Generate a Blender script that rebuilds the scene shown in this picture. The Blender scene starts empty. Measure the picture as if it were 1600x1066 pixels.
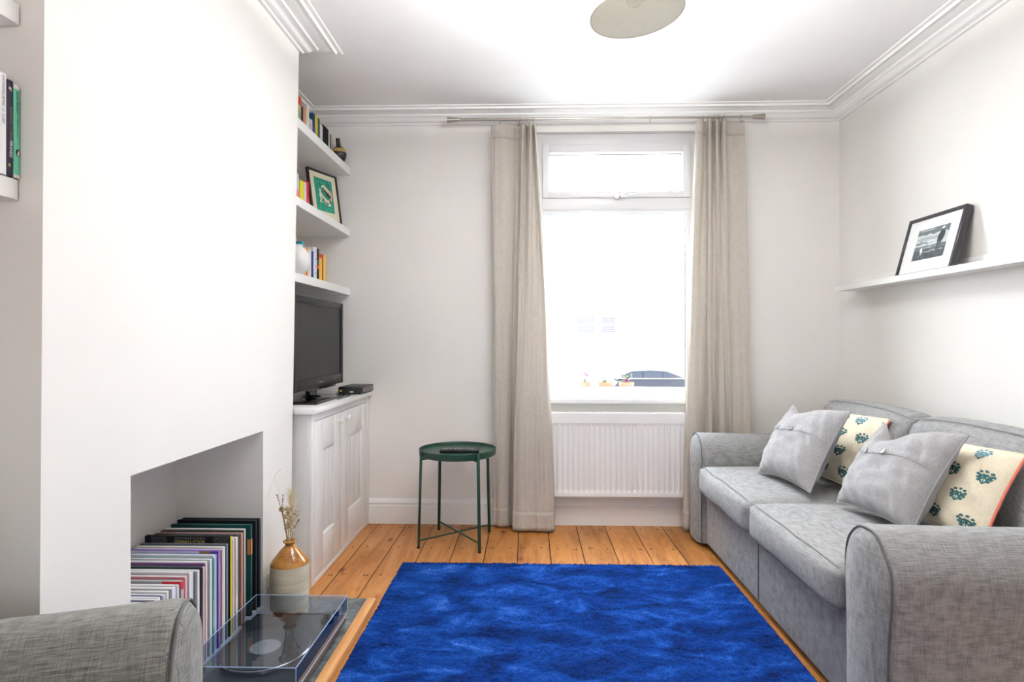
import bpy, bmesh, math, random
import numpy as np
from mathutils import Vector, Matrix, noise as mnoise

random.seed(7)
C = bpy.context.scene.collection
PI = math.pi
R = math.radians

# ------------------------------------------------------------------ camera
FPX = 930.0
YAW = math.atan(26 / 930.0)
CAMZ = 1.14
cam_d = bpy.data.cameras.new('camera')
cam_d.sensor_width = 36.0
cam_d.lens = FPX / 1600 * 36.0
cam_d.clip_start = 0.05
cam_d.clip_end = 200
cam = bpy.data.objects.new('camera', cam_d)
C.objects.link(cam)
cam.location = (0, 0, CAMZ)
cam.rotation_euler = (R(90), 0, YAW)
bpy.context.scene.camera = cam


def ray(px, py):
    a = (px - 800) / FPX
    return Vector((-math.sin(YAW) + a * math.cos(YAW), math.cos(YAW) + a * math.sin(YAW), -(py - 533) / FPX))


def at_y(px, py, y):
    """point seen at that place of the photograph, at depth y"""
    d = ray(px, py)
    return Vector((0, 0, CAMZ)) + d * (y / d.y)


def at_x(px, py, x):
    d = ray(px, py)
    return Vector((0, 0, CAMZ)) + d * (x / d.x)


# ------------------------------------------------------------------ materials
def mat(name, col, rough=0.6, metal=0.0, spec=0.5, **kw):
    m = bpy.data.materials.new(name)
    m.use_nodes = True
    b = m.node_tree.nodes['Principled BSDF']
    b.inputs['Base Color'].default_value = (*col, 1)
    b.inputs['Roughness'].default_value = rough
    b.inputs['Metallic'].default_value = metal
    b.inputs['Specular IOR Level'].default_value = spec
    for k, v in kw.items():
        b.inputs[k.replace('_', ' ')].default_value = v
    return m


class NT:
    """small helper round a node tree"""
    def __init__(s, m):
        s.t = m.node_tree
        s.b = s.t.nodes.get('Principled BSDF')

    def n(s, typ, **kw):
        o = s.t.nodes.new(typ)
        for k, v in kw.items():
            setattr(o, k, v)
        return o

    def l(s, a, b):
        s.t.links.new(a, b)

    def coord(s, scale=(1, 1, 1), loc=(0, 0, 0)):
        tc = s.n('ShaderNodeTexCoord')
        mp = s.n('ShaderNodeMapping')
        mp.inputs['Scale'].default_value = scale
        mp.inputs['Location'].default_value = loc
        s.l(tc.outputs['Object'], mp.inputs['Vector'])
        return mp.outputs['Vector']

    def noise(s, vec, scale=5, detail=3, rough=0.55, dist=0.0):
        o = s.n('ShaderNodeTexNoise')
        o.inputs['Scale'].default_value = scale
        o.inputs['Detail'].default_value = detail
        o.inputs['Roughness'].default_value = rough
        o.inputs['Distortion'].default_value = dist
        s.l(vec, o.inputs['Vector'])
        return o.outputs['Fac']

    def math(s, op, a, b=None, c=None):
        o = s.n('ShaderNodeMath', operation=op)
        for i, x in enumerate((a, b, c)):
            if x is None:
                continue
            if isinstance(x, (int, float)):
                o.inputs[i].default_value = x
            else:
                s.l(x, o.inputs[i])
        return o.outputs[0]

    def ramp(s, fac, stops):
        o = s.n('ShaderNodeValToRGB')
        el = o.color_ramp.elements
        while len(el) < len(stops):
            el.new(0.5)
        for e, (p, c) in zip(el, stops):
            e.position = p
            e.color = (*c, 1)
        s.l(fac, o.inputs['Fac'])
        return o.outputs['Color']

    def mix(s, fac, a, b, blend='MIX'):
        o = s.n('ShaderNodeMix', data_type='RGBA', blend_type=blend)
        for idx, x in ((0, fac), (6, a), (7, b)):
            if isinstance(x, (int, float)):
                o.inputs[idx].default_value = x
            elif isinstance(x, tuple):
                o.inputs[idx].default_value = (*x, 1)
            else:
                s.l(x, o.inputs[idx])
        return o.outputs[2]

    def bump(s, h, strength=0.3, dist=0.002):
        o = s.n('ShaderNodeBump')
        o.inputs['Strength'].default_value = strength
        o.inputs['Distance'].default_value = dist
        s.l(h, o.inputs['Height'])
        s.l(o.outputs['Normal'], s.b.inputs['Normal'])

    def col(s, c):
        s.l(c, s.b.inputs['Base Color'])


def paint(name, col, rough=0.6, bump=0.08, scale=220):
    m = mat(name, col, rough, spec=0.3)
    t = NT(m)
    v = t.coord()
    n = t.noise(v, 3.0, 2)
    c2 = tuple(x * 0.97 for x in col)
    t.col(t.ramp(n, [(0.3, c2), (0.7, col)]))
    t.bump(t.noise(v, scale, 2), bump, 0.001)
    return m


def linen(name, dark, light, fx=30, fz=520, bump=0.5, rough=0.9, sheen=0.15, translucent=0.0):
    m = mat(name, light, rough, spec=0.15)
    t = NT(m)
    t.b.inputs['Sheen Weight'].default_value = sheen
    n1 = t.noise(t.coord((fx, fx, fz)), 1, 2)
    n2 = t.noise(t.coord((fz, fx, fx)), 1, 2)
    n3 = t.noise(t.coord((fx, fz, fx)), 1, 2)
    s = t.math('ADD', t.math('ADD', n1, n2), n3)
    s = t.math('MULTIPLY', s, 1 / 3)
    t.col(t.ramp(s, [(0.36, dark), (0.6, light)]))
    t.bump(s, bump, 0.0015)
    if translucent:
        tr = t.n('ShaderNodeBsdfTranslucent')
        tr.inputs['Color'].default_value = (*light, 1)
        mx = t.n('ShaderNodeMixShader')
        mx.inputs[0].default_value = translucent
        out = t.t.nodes['Material Output']
        t.l(t.b.outputs[0], mx.inputs[1])
        t.l(tr.outputs[0], mx.inputs[2])
        t.l(mx.outputs[0], out.inputs['Surface'])
    return m


def clear(name, tint, ior=1.45, rough=0.0, extra=0.0):
    """thin clear sheet: lets light through straight and mirrors by Fresnel"""
    m = bpy.data.materials.new(name)
    m.use_nodes = True
    nt = m.node_tree
    nt.nodes.clear()
    out = nt.nodes.new('ShaderNodeOutputMaterial')
    tr = nt.nodes.new('ShaderNodeBsdfTransparent')
    tr.inputs['Color'].default_value = (*tint, 1)
    gl = nt.nodes.new('ShaderNodeBsdfGlossy')
    gl.inputs['Roughness'].default_value = rough
    fr = nt.nodes.new('ShaderNodeFresnel')
    fr.inputs['IOR'].default_value = ior
    ad = nt.nodes.new('ShaderNodeMath')
    ad.operation = 'ADD'
    ad.inputs[1].default_value = extra
    mx = nt.nodes.new('ShaderNodeMixShader')
    # only the outer faces mirror; rays leaving the sheet pass straight on
    ge = nt.nodes.new('ShaderNodeNewGeometry')
    inv = nt.nodes.new('ShaderNodeMath')
    inv.operation = 'SUBTRACT'
    inv.inputs[0].default_value = 1.0
    mu = nt.nodes.new('ShaderNodeMath')
    mu.operation = 'MULTIPLY'
    nt.links.new(ge.outputs['Backfacing'], inv.inputs[1])
    nt.links.new(fr.outputs[0], ad.inputs[0])
    nt.links.new(ad.outputs[0], mu.inputs[0])
    nt.links.new(inv.outputs[0], mu.inputs[1])
    nt.links.new(mu.outputs[0], mx.inputs[0])
    nt.links.new(tr.outputs[0], mx.inputs[1])
    nt.links.new(gl.outputs[0], mx.inputs[2])
    nt.links.new(mx.outputs[0], out.inputs['Surface'])
    return m


WALL = paint('wall paint', (0.80, 0.782, 0.752), 0.6)
CEIL = paint('ceiling paint', (0.86, 0.86, 0.86), 0.7)
TRIM = paint('white gloss paint', (0.82, 0.82, 0.81), 0.35, 0.03)
SHELFW = paint('shelf paint', (0.83, 0.83, 0.82), 0.4, 0.03)
UPVC = mat('window plastic', (0.76, 0.76, 0.77), 0.3)
RADW = mat('radiator enamel', (0.84, 0.84, 0.83), 0.3)
CHROME = mat('chrome', (0.75, 0.75, 0.77), 0.12, 1.0)
STEEL = mat('brushed steel', (0.45, 0.42, 0.37), 0.32, 1.0)
BLACKP = mat('black plastic', (0.010, 0.011, 0.012), 0.4, spec=0.25)
BLACKG = mat('gloss black', (0.006, 0.006, 0.007), 0.08)
SCREEN = mat('screen glass', (0.009, 0.010, 0.010), 0.3, spec=0.12)
TVBODY = mat('television casing', (0.010, 0.0105, 0.011), 0.35, spec=0.15)
GREEN = mat('green powder coat', (0.004, 0.036, 0.022), 0.4)
DARKGAP = mat('gap', (0.02, 0.012, 0.008), 0.9)
PAGES = mat('paper pages', (0.72, 0.68, 0.58), 0.9)
PAPER = mat('white paper', (0.85, 0.85, 0.84), 0.7)
CREAM = mat('cream mount', (0.74, 0.68, 0.53), 0.8)
GLASS = clear('window glass', (0.98, 0.99, 0.99))
PICGLASS = clear('picture glass', (0.99, 0.99, 0.99), 1.3)
ACRYL = clear('acrylic', (0.88, 0.92, 0.97), 1.5, 0.0, 0.05)
ACRYLE = mat('acrylic edge', (0.42, 0.55, 0.80), 0.15)
SOFA = linen('grey sofa weave', (0.135, 0.135, 0.138), (0.32, 0.32, 0.325), 26, 620, 0.4)
CHAIRF = linen('grey chair weave', (0.08, 0.08, 0.075), (0.265, 0.265, 0.25), 26, 620, 0.5)
PIPING = mat('piping', (0.10, 0.10, 0.105), 0.9)
SEAM = mat('seam cord', (0.26, 0.26, 0.27), 0.9)
CURT = linen('curtain linen', (0.52, 0.475, 0.42), (0.63, 0.585, 0.53), 40, 420, 0.2, 0.9, 0.1, 0.22)
CHAM = linen('grey cushion cotton', (0.24, 0.235, 0.24), (0.35, 0.345, 0.355), 60, 900, 0.25)
CORAL = mat('coral piping', (0.68, 0.19, 0.13), 0.8)
TEALP = mat('teal print', (0.015, 0.085, 0.095), 0.9)
TEALL = mat('pale blue print', (0.10, 0.24, 0.30), 0.9)
CREAMF = linen('cream cushion cotton', (0.66, 0.59, 0.45), (0.80, 0.73, 0.58), 60, 900, 0.25)
BUTTON = mat('button', (0.30, 0.29, 0.30), 0.35)


def floor_material():
    m = mat('pine boards', (0.55, 0.27, 0.09), 0.38, spec=0.4)
    t = NT(m)
    tc = t.n('ShaderNodeTexCoord')
    sx = t.n('ShaderNodeSeparateXYZ')
    t.l(tc.outputs['Object'], sx.inputs[0])
    cell = t.math('FLOOR', t.math('DIVIDE', t.math('SUBTRACT', sx.outputs[0], 0.116), 0.175))
    wn = t.n('ShaderNodeTexWhiteNoise', noise_dimensions='1D')
    t.l(cell, wn.inputs['W'])
    # grain runs along y and starts afresh on each board
    cb = t.n('ShaderNodeCombineXYZ')
    t.l(t.math('MULTIPLY', sx.outputs[0], 9.0), cb.inputs[0])
    t.l(t.math('ADD', t.math('MULTIPLY', sx.outputs[1], 1.1), t.math('MULTIPLY', wn.outputs['Value'], 37.0)), cb.inputs[1])
    t.l(t.math('MULTIPLY', cell, 3.7), cb.inputs[2])
    g = t.noise(cb.outputs[0], 1.6, 4, 0.6, 0.6)
    rings = t.math('FRACT', t.math('MULTIPLY', g, 9.0))
    col = t.ramp(g, [(0.25, (0.25, 0.085, 0.018)), (0.5, (0.45, 0.19, 0.047)), (0.75, (0.56, 0.27, 0.085))])
    ringc = t.ramp(rings, [(0.0, (0.80, 0.72, 0.6)), (0.35, (1, 1, 1)), (0.9, (1, 1, 1)), (1.0, (0.72, 0.6, 0.45))])
    col = t.mix(0.8, col, ringc, 'MULTIPLY')
    col = t.mix(1.0, col, t.ramp(wn.outputs['Value'], [(0, (0.82, 0.78, 0.74)), (1, (1.08, 1.06, 1.04))]), 'MULTIPLY')
    # knots
    vo = t.n('ShaderNodeTexVoronoi')
    vo.inputs['Scale'].default_value = 1.0
    kb = t.n('ShaderNodeCombineXYZ')
    t.l(t.math('MULTIPLY', sx.outputs[0], 9.0), kb.inputs[0])
    t.l(t.math('MULTIPLY', sx.outputs[1], 4.2), kb.inputs[1])
    t.l(kb.outputs[0], vo.inputs['Vector'])
    k = t.ramp(vo.outputs['Distance'], [(0.05, (0.16, 0.06, 0.02)), (0.12, (0.75, 0.5, 0.3)), (0.24, (1, 1, 1))])
    sel = t.n('ShaderNodeSeparateColor')
    t.l(vo.outputs['Color'], sel.inputs[0])
    gate = t.math('GREATER_THAN', sel.outputs[0], 0.55)
    col = t.mix(gate, col, t.mix(1.0, col, k, 'MULTIPLY'))
    # fine dark flecks and scuffs
    fl = t.noise(t.coord((60, 14, 1)), 1, 2)
    col = t.mix(1.0, col, t.ramp(fl, [(0.22, (0.42, 0.3, 0.2)), (0.33, (1, 1, 1))]), 'MULTIPLY')
    t.col(col)
    t.l(t.ramp(g, [(0.2, (0.5, 0.5, 0.5)), (0.8, (0.3, 0.3, 0.3))]), t.b.inputs['Roughness'])
    t.bump(g, 0.12, 0.003)
    return m


def rug_material():
    m = mat('blue pile', (0.01, 0.06, 0.33), 1.0, spec=0.04)
    t = NT(m)
    t.b.inputs['Sheen Weight'].default_value = 0.06
    t.b.inputs['Sheen Tint'].default_value = (0.25, 0.45, 1, 1)
    a = t.noise(t.coord((1, 1.7, 1)), 5.0, 6, 0.66, 0.7)
    f = t.noise(t.coord(), 190, 3, 0.7)
    s = t.math('ADD', t.math('MULTIPLY', a, 0.72), t.math('MULTIPLY', f, 0.28))
    t.col(t.ramp(s, [(0.37, (0.0010, 0.006, 0.040)), (0.46, (0.0018, 0.015, 0.102)), (0.53, (0.003, 0.028, 0.165)), (0.60, (0.012, 0.062, 0.28)), (0.67, (0.06, 0.15, 0.45))]))
    t.bump(f, 0.6, 0.004)
    return m


FLOORM = floor_material()
RUGM = rug_material()
_simple = {}


def plain(col, rough=0.6, spec=0.15):
    k = (tuple(round(c, 3) for c in col), rough)
    if k not in _simple:
        _simple[k] = mat('cover %d' % len(_simple), col, rough, spec=spec)
    return _simple[k]


# ------------------------------------------------------------------ mesh builder
class MB:
    def __init__(s):
        s.v, s.f, s.m, s.sm = [], [], [], []

    def add(s, verts, faces, mi=0, smooth=False, M=None):
        b = len(s.v)
        for p in verts:
            p = Vector(p)
            s.v.append(M @ p if M is not None else p)
        for f in faces:
            s.f.append(tuple(b + i for i in f))
            s.m.append(mi)
            s.sm.append(smooth)
        return s

    def bm(s, bm, mi=0, smooth=False, M=None):
        bm.verts.index_update()
        s.add([v.co.copy() for v in bm.verts], [[v.index for v in f.verts] for f in bm.faces], mi, smooth, M)
        bm.free()
        return s

    def box(s, lo, hi, mi=0, bev=0.0, seg=2, M=None):
        x0, x1 = sorted((lo[0], hi[0])); y0, y1 = sorted((lo[1], hi[1])); z0, z1 = sorted((lo[2], hi[2]))
        vs = [(x0, y0, z0), (x1, y0, z0), (x1, y1, z0), (x0, y1, z0), (x0, y0, z1), (x1, y0, z1), (x1, y1, z1), (x0, y1, z1)]
        return s.hexa(vs, mi, bev, seg, M)

    def hexa(s, vs, mi=0, bev=0.0, seg=2, M=None):
        fs = [(0, 3, 2, 1), (4, 5, 6, 7), (0, 1, 5, 4), (1, 2, 6, 5), (2, 3, 7, 6), (3, 0, 4, 7)]
        if bev <= 0:
            return s.add(vs, fs, mi, False, M)
        b = bmesh.new()
        bv = [b.verts.new(p) for p in vs]
        for f in fs:
            b.faces.new([bv[i] for i in f])
        bmesh.ops.bevel(b, geom=b.edges[:] + b.verts[:], offset=bev, segments=seg, profile=0.5, affect='EDGES')
        return s.bm(b, mi, True, M)

    def tube(s, pts, r, n=10, mi=0, M=None, closed=False, cap=True):
        pts = [Vector(p) for p in pts]
        k = len(pts)
        rad = r if isinstance(r, (list, tuple)) else [r] * k
        rings = []
        up = None
        for i in range(k):
            if closed:
                d = (pts[(i + 1) % k] - pts[i - 1])
            else:
                d = pts[min(i + 1, k - 1)] - pts[max(i - 1, 0)]
            if d.length < 1e-9:
                d = Vector((0, 0, 1))
            d.normalize()
            if up is None:
                up = Vector((0, 0, 1)) if abs(d.z) < 0.9 else Vector((1, 0, 0))
            a = up - d * up.dot(d)
            if a.length < 1e-6:
                a = d.orthogonal()
            a.normalize()
            up = a
            b = d.cross(a)
            rings.append([pts[i] + (a * math.cos(2 * PI * j / n) + b * math.sin(2 * PI * j / n)) * rad[i] for j in range(n)])
        vs = [p for rg in rings for p in rg]
        fs = []
        for i in range(k if closed else k - 1):
            i2 = (i + 1) % k
            for j in range(n):
                fs.append((i * n + j, i * n + (j + 1) % n, i2 * n + (j + 1) % n, i2 * n + j))
        if cap and not closed:
            fs.append(tuple(range(n - 1, -1, -1)))
            fs.append(tuple((k - 1) * n + j for j in range(n)))
        return s.add(vs, fs, mi, True, M)

    def lathe(s, prof, n=32, mi=0, M=None, cap0=True, cap1=True):
        vs = [(r * math.cos(2 * PI * j / n), r * math.sin(2 * PI * j / n), z) for r, z in prof for j in range(n)]
        fs = []
        for i in range(len(prof) - 1):
            for j in range(n):
                fs.append((i * n + j, i * n + (j + 1) % n, (i + 1) * n + (j + 1) % n, (i + 1) * n + j))
        if cap0:
            fs.append(tuple(range(n - 1, -1, -1)))
        if cap1:
            fs.append(tuple((len(prof) - 1) * n + j for j in range(n)))
        return s.add(vs, fs, mi, True, M)

    def grid(s, fn, nu, nv, mi=0, M=None, closed_u=False, flip=False):
        vs = [fn(i / (nu if closed_u else nu - 1), j / (nv - 1)) for j in range(nv) for i in range(nu)]
        fs = []
        for j in range(nv - 1):
            for i in range(nu if closed_u else nu - 1):
                i2 = (i + 1) % nu
                q = (j * nu + i, j * nu + i2, (j + 1) * nu + i2, (j + 1) * nu + i)
                fs.append(q[::-1] if flip else q)
        return s.add(vs, fs, mi, True, M)

    def prism(s, poly, d0, d1, M=None, mi=0, bev=0.0, seg=2):
        """polygon in local xy pulled out along local z"""
        n = len(poly)
        b = bmesh.new()
        lo = [b.verts.new((x, y, d0)) for x, y in poly]
        hi = [b.verts.new((x, y, d1)) for x, y in poly]
        b.faces.new(lo[::-1]); b.faces.new(hi)
        for i in range(n):
            b.faces.new((lo[i], lo[(i + 1) % n], hi[(i + 1) % n], hi[i]))
        bmesh.ops.recalc_face_normals(b, faces=b.faces)
        if bev > 0:
            es = [e for e in b.edges if len(e.link_faces) == 2 and e.calc_face_angle(0) > 0.6]
            bmesh.ops.bevel(b, geom=es, offset=bev, segments=seg, profile=0.5, affect='EDGES')
        return s.bm(b, mi, True, M)

    def flat(s, poly, z, M=None, mi=0):
        return s.add([(x, y, z) for x, y in poly], [tuple(range(len(poly)))], mi, False, M)

    def text(s, txt, size, M, mi=0, align='CENTER', shear=0.0, wide=1.0):
        cu = bpy.data.curves.new('lettering', 'FONT')
        cu.body = txt
        cu.size = size
        cu.align_x = align
        cu.align_y = 'CENTER'
        cu.shear = shear
        cu.resolution_u = 2
        o = bpy.data.objects.new('lettering', cu)
        C.objects.link(o)
        dg = bpy.context.evaluated_depsgraph_get()
        dg.update()
        ev = o.evaluated_get(dg)
        me = ev.to_mesh()
        s.add([(v.co.x * wide, v.co.y, v.co.z) for v in me.vertices], [tuple(p.vertices) for p in me.polygons], mi, False, M)
        ev.to_mesh_clear()
        bpy.data.objects.remove(o)
        bpy.data.curves.remove(cu)
        return s

    def build(s, name, mats, parent=None, world=False, angle=40):
        me = bpy.data.meshes.new(name)
        off = Vector((0, 0, 0))
        if world and parent is not None:
            r = parent
            while r.parent is not None:
                r = r.parent
            off = r.location
        me.from_pydata([tuple(p - off) for p in s.v], [], s.f)
        if not isinstance(mats, (list, tuple)):
            mats = [mats]
        for m_ in mats:
            me.materials.append(m_)
        me.polygons.foreach_set('material_index', s.m)
        me.polygons.foreach_set('use_smooth', s.sm)
        me.update()
        me.set_sharp_from_angle(angle=R(angle))
        o = bpy.data.objects.new(name, me)
        C.objects.link(o)
        if parent is not None:
            o.parent = parent
        return o


def tag(o, label=None, cat=None, group=None, kind=None):
    if label: o['label'] = label
    if cat: o['category'] = cat
    if group: o['group'] = group
    if kind: o['kind'] = kind
    return o


def thing(name, label, cat, loc=(0, 0, 0), rz=0.0, group=None):
    o = bpy.data.objects.new(name, None)
    C.objects.link(o)
    o.location = loc
    o.rotation_euler = (0, 0, rz)
    o.empty_display_size = 0.05
    return tag(o, label, cat, group)


def struct(mb, name, mats, parent=None, **kw):
    o = mb.build(name, mats, parent, **kw)
    if parent is None:
        o['kind'] = 'structure'
    return o


def basis(x, y, z, o):
    return Matrix(((x[0], y[0], z[0], o[0]), (x[1], y[1], z[1], o[1]), (x[2], y[2], z[2], o[2]), (0, 0, 0, 1)))


def T(x, y, z):
    return Matrix.Translation((x, y, z))


def catmull(pts, n):
    """n points spaced along a smooth curve through pts (tuples of any length)"""
    k = len(pts)
    out = []
    for i in range(n):
        t = i / (n - 1) * (k - 1)
        a = min(int(t), k - 2)
        u = t - a
        p0, p1, p2, p3 = pts[max(a - 1, 0)], pts[a], pts[a + 1], pts[min(a + 2, k - 1)]
        out.append(tuple(0.5 * ((2 * q1) + (-q0 + q2) * u + (2 * q0 - 5 * q1 + 4 * q2 - q3) * u * u + (-q0 + 3 * q1 - 3 * q2 + q3) * u ** 3)
                         for q0, q1, q2, q3 in zip(p0, p1, p2, p3)))
    return out


def nz(x, y, z=0.0):
    return mnoise.noise(Vector((x, y, z)))
# ------------------------------------------------------------------ the room
YB, XR, XL, ZC = 3.705, 1.905, -1.45, 2.555
YREAR = -2.9
BX = -1.071                        # face of the chimney breast
BN0, BN1 = 1.270, 1.294            # its near edge at floor and ceiling
BF0, BF1 = 2.640, 2.750            # its far edge (the old wall leans a little)
OY0, OY1, OZ = 1.573, 2.372, 0.777  # fireplace opening
WX0, WX1, WZ0, WZ1 = 0.035, 1.06, 0.785, 2.44   # window opening


def floor():
    m = MB()
    x = 0.116 - 0.175 * 9
    while x < XR:
        a, b = max(x + 0.0022, XL), min(x + 0.175 - 0.0022, XR)
        if b > a:
            m.box((a, YREAR, -0.02), (b, YB, 0), 0, 0.0012, 1)
        x += 0.175
    m.box((XL, YREAR, -0.05), (XR, YB, -0.004), 1)
    # cut nails, two to each board over each joist, and a few old holes
    rnd = random.Random(3)
    for k in range(-9, 11):
        x0 = 0.116 + 0.175 * k
        for yj in (0.3, 0.72, 1.15, 1.58, 2.02, 2.46, 2.88, 3.27, 3.62):
            for dx in (0.035, 0.14):
                xx, yy = x0 + dx + rnd.uniform(-.012, .012), yj + rnd.uniform(-.012, .012)
                if XL < xx < XR:
                    for q in range(rnd.choice((1, 1, 2))):
                        w, h = rnd.uniform(.0035, .006), rnd.uniform(.005, .010)
                        xq = xx + q * .014
                        m.flat([(xq + w * math.cos(t * PI / 4), yy + h * math.sin(t * PI / 4)) for t in range(8)], 0.0006, None, 1)
    return struct(m, 'floor', [FLOORM, DARKGAP])


floor()
struct(MB().box((XL - .2, YREAR - .2, ZC), (XR + .2, YB + .3, ZC + .12)), 'ceiling', CEIL)
# back wall round the window opening
m = MB()
m.box((XL - .2, YB, -.05), (WX0, YB + .28, ZC))
m.box((WX1, YB, -.05), (XR + .2, YB + .28, ZC))
m.box((WX0, YB, WZ1), (WX1, YB + .28, ZC))
m.box((WX0, YB, -.05), (WX1, YB + .28, WZ0 - .03))
struct(m, 'wall_back', WALL)
struct(MB().box((XR, YREAR, -.05), (XR + .2, YB, ZC)), 'wall_right', WALL)
struct(MB().box((XL - .2, YREAR, -.05), (XL, YB, ZC)), 'wall_left', WALL)
# wall behind the viewer, with the wide opening towards the garden side
m = MB()
m.box((XL - .2, YREAR - .2, -.05), (-.75, YREAR, ZC))
m.box((1.15, YREAR - .2, -.05), (XR + .2, YREAR, ZC))
m.box((-.75, YREAR - .2, 2.15), (1.15, YREAR, ZC))
struct(m, 'wall_rear', WALL)


def yn(z): return BN0 + (BN1 - BN0) * z / ZC
def yf(z): return BF0 + (BF1 - BF0) * z / ZC


def slab(m, x0, x1, ya, yb, z0, z1, mi=0):
    """upright block whose ends follow ya(z), yb(z)"""
    m.hexa([(x0, ya(z0), z0), (x1, ya(z0), z0), (x1, yb(z0), z0), (x0, yb(z0), z0),
            (x0, ya(z1), z1), (x1, ya(z1), z1), (x1, yb(z1), z1), (x0, yb(z1), z1)], mi)


m = MB()
c0, c1 = (lambda z: OY0), (lambda z: OY1)
slab(m, XL, BX, yn, c0, -.02, OZ)
slab(m, XL, BX, c1, yf, -.02, OZ)
slab(m, XL, BX, yn, yf, OZ, ZC)
m.box((XL, OY0, -.02), (XL + .022, OY1, OZ))
m.box((XL + .022, OY0, -.02), (BX - .0, OY1, .072))
struct(m, 'wall_chimney_breast', WALL)


def sweep(path, prof, z0, closed=False):
    """mould a profile (out from wall, up) along a plan path; the room lies to the left of travel"""
    m = MB()
    n = len(path)
    P = [Vector((*p, 0)) for p in path]
    offs = []
    for i in range(n):
        def nrm(a, b):
            d = (b - a).normalized()
            return Vector((-d.y, d.x, 0))
        if i == 0: o = nrm(P[0], P[1])
        elif i == n - 1: o = nrm(P[-2], P[-1])
        else:
            a, b = nrm(P[i - 1], P[i]), nrm(P[i], P[i + 1])
            o = (a + b) / (1 + a.dot(b))
        offs.append(o)
    k = len(prof)
    vs, fs = [], []
    for p, o in zip(P, offs):
        for d, z in prof:
            q = p + o * d
            vs.append((q.x, q.y, z0 + z))
    for i in range(n - 1):
        for j in range(k - 1):
            fs.append((i * k + j, i * k + j + 1, (i + 1) * k + j + 1, (i + 1) * k + j))
    fs.append(tuple(range(k)))
    fs.append(tuple((n - 1) * k + j for j in range(k - 1, -1, -1)))
    m.add(vs, fs, 0, False)
    return m


COR = [(-.002, -.068), (.014, -.068), (.018, -.060), (.030, -.057), (.040, -.048), (.052, -.034), (.066, -.030), (.070, -.022),
       (.100, -.019), (.112, -.012), (.132, -.017), (.137, -.006), (.156, -.005), (.160, .002), (-.002, .002)]
path = [(XR, YREAR), (XR, YB), (XL, YB), (XL, yf(2.5)), (BX, yf(2.5)), (BX, yn(2.5)), (XL, yn(2.5)), (XL, YREAR)]
o = struct(sweep(path, COR, ZC), 'trim_1', TRIM)
SK = [(-.002, 0), (.017, 0), (.017, .112), (.009, .117), (.009, .123), (.016, .128), (.014, .138), (.006, .149), (.004, .156), (-.002, .156)]
struct(sweep([(XR, -2.5), (XR, YB - .0)], SK, 0), 'baseboard_right', TRIM)
struct(sweep([(XR - .001, YB), (-.999, YB)], SK, 0), 'baseboard_back', TRIM)
struct(sweep([(BX, BF0), (BX, OY1 + .004)], [(a * .72, b) for a, b in SK], 0.03), 'baseboard_chimney', TRIM)

# hearth of slate inside a pine border
SLATE = mat('slate', (0.055, 0.065, 0.07), 0.45)
t = NT(SLATE)
n_ = t.noise(t.coord(), 26, 5, 0.7)
t.col(t.ramp(n_, [(0.35, (0.035, 0.045, 0.05)), (0.55, (0.11, 0.125, 0.13)), (0.75, (0.26, 0.28, 0.28))]))
t.bump(n_, 0.4, 0.004)
PINE = mat('pine border', (0.62, 0.31, 0.11), 0.45)
t = NT(PINE)
t.col(t.ramp(t.noise(t.coord((60, 3, 60)), 1, 3), [(0.3, (0.50, 0.22, 0.07)), (0.7, (0.68, 0.36, 0.14))]))
hx, hy0, hy1 = -.657, 1.20, 2.556
h = MB().box((BX + .001, hy0 + .04, .0), (hx - .040, hy1 - .0, .027), 0).build('hearth', SLATE)
h['kind'] = 'structure'
MB().box((hx - .040, hy0, 0), (hx, hy1 + .0, .031), 0, .003).box((BX + .001, hy0, 0), (hx - .0405, hy0 + .0395, .031), 0, .003).build('border', PINE, h)

# ------------------------------------------------------------------ window
win = bpy.data.objects.new('window_1', None)
C.objects.link(win)
win['kind'] = 'structure'
YW = 3.775


def ring(m, x0, x1, z0, z1, wl, wr, wb, wt, y0, y1, bev=.004):
    m.box((x0, y0, z0), (x0 + wl, y1, z1), 0, bev)
    m.box((x1 - wr, y0, z0), (x1, y1, z1), 0, bev)
    m.box((x0 + wl - .002, y0 + .0008, z1 - wt), (x1 - wr + .002, y1, z1), 0, bev)
    m.box((x0 + wl - .002, y0 + .0008, z0), (x1 - wr + .002, y1, z0 + wb), 0, bev)


m = MB()
ring(m, WX0, WX1, WZ0, WZ1, .052, .052, .045, .065, YW - .03, YW + .05)
m.box((WX0 + .05, YW - .034, 1.965), (WX1 - .05, YW + .05, 2.036), 0, .004)
m.build('frame', UPVC, win)
m = MB(); ring(m, .086, 1.009, 2.036, 2.374, .044, .05, .04, .056, YW - .046, YW + .03, .006)
cas = m.build('casement', UPVC, win)
m = MB(); ring(m, .084, 1.011, .828, 1.967, .022, .026, .022, .022, YW - .026, YW + .02, .004)
m.build('glazing_bead', UPVC, win)
m = MB().box((.128, YW, 2.07), (.962, YW + .006, 2.32)).build('upper_pane', GLASS, win)
m = MB().box((.104, YW, .848), (.988, YW + .006, 1.948)).build('lower_pane', GLASS, win)
GASK = mat('rubber gasket', (.06, .06, .075), .7)
for (a, b, c_, d_) in ((.129, .960, 2.073, 2.320), (.1045, .9865, .8485, 1.9465)):
    g = MB()
    w_ = .0055
    for lo, hi in (((a, c_), (a + w_, d_)), ((b - w_, c_), (b, d_)), ((a + w_, d_ - w_), (b - w_, d_)), ((a + w_, c_), (b - w_, c_ + w_))):
        g.box((lo[0], YW - .004, lo[1]), (hi[0], YW - .0003, hi[1]))
    g.build('gasket', GASK, win)
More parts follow.
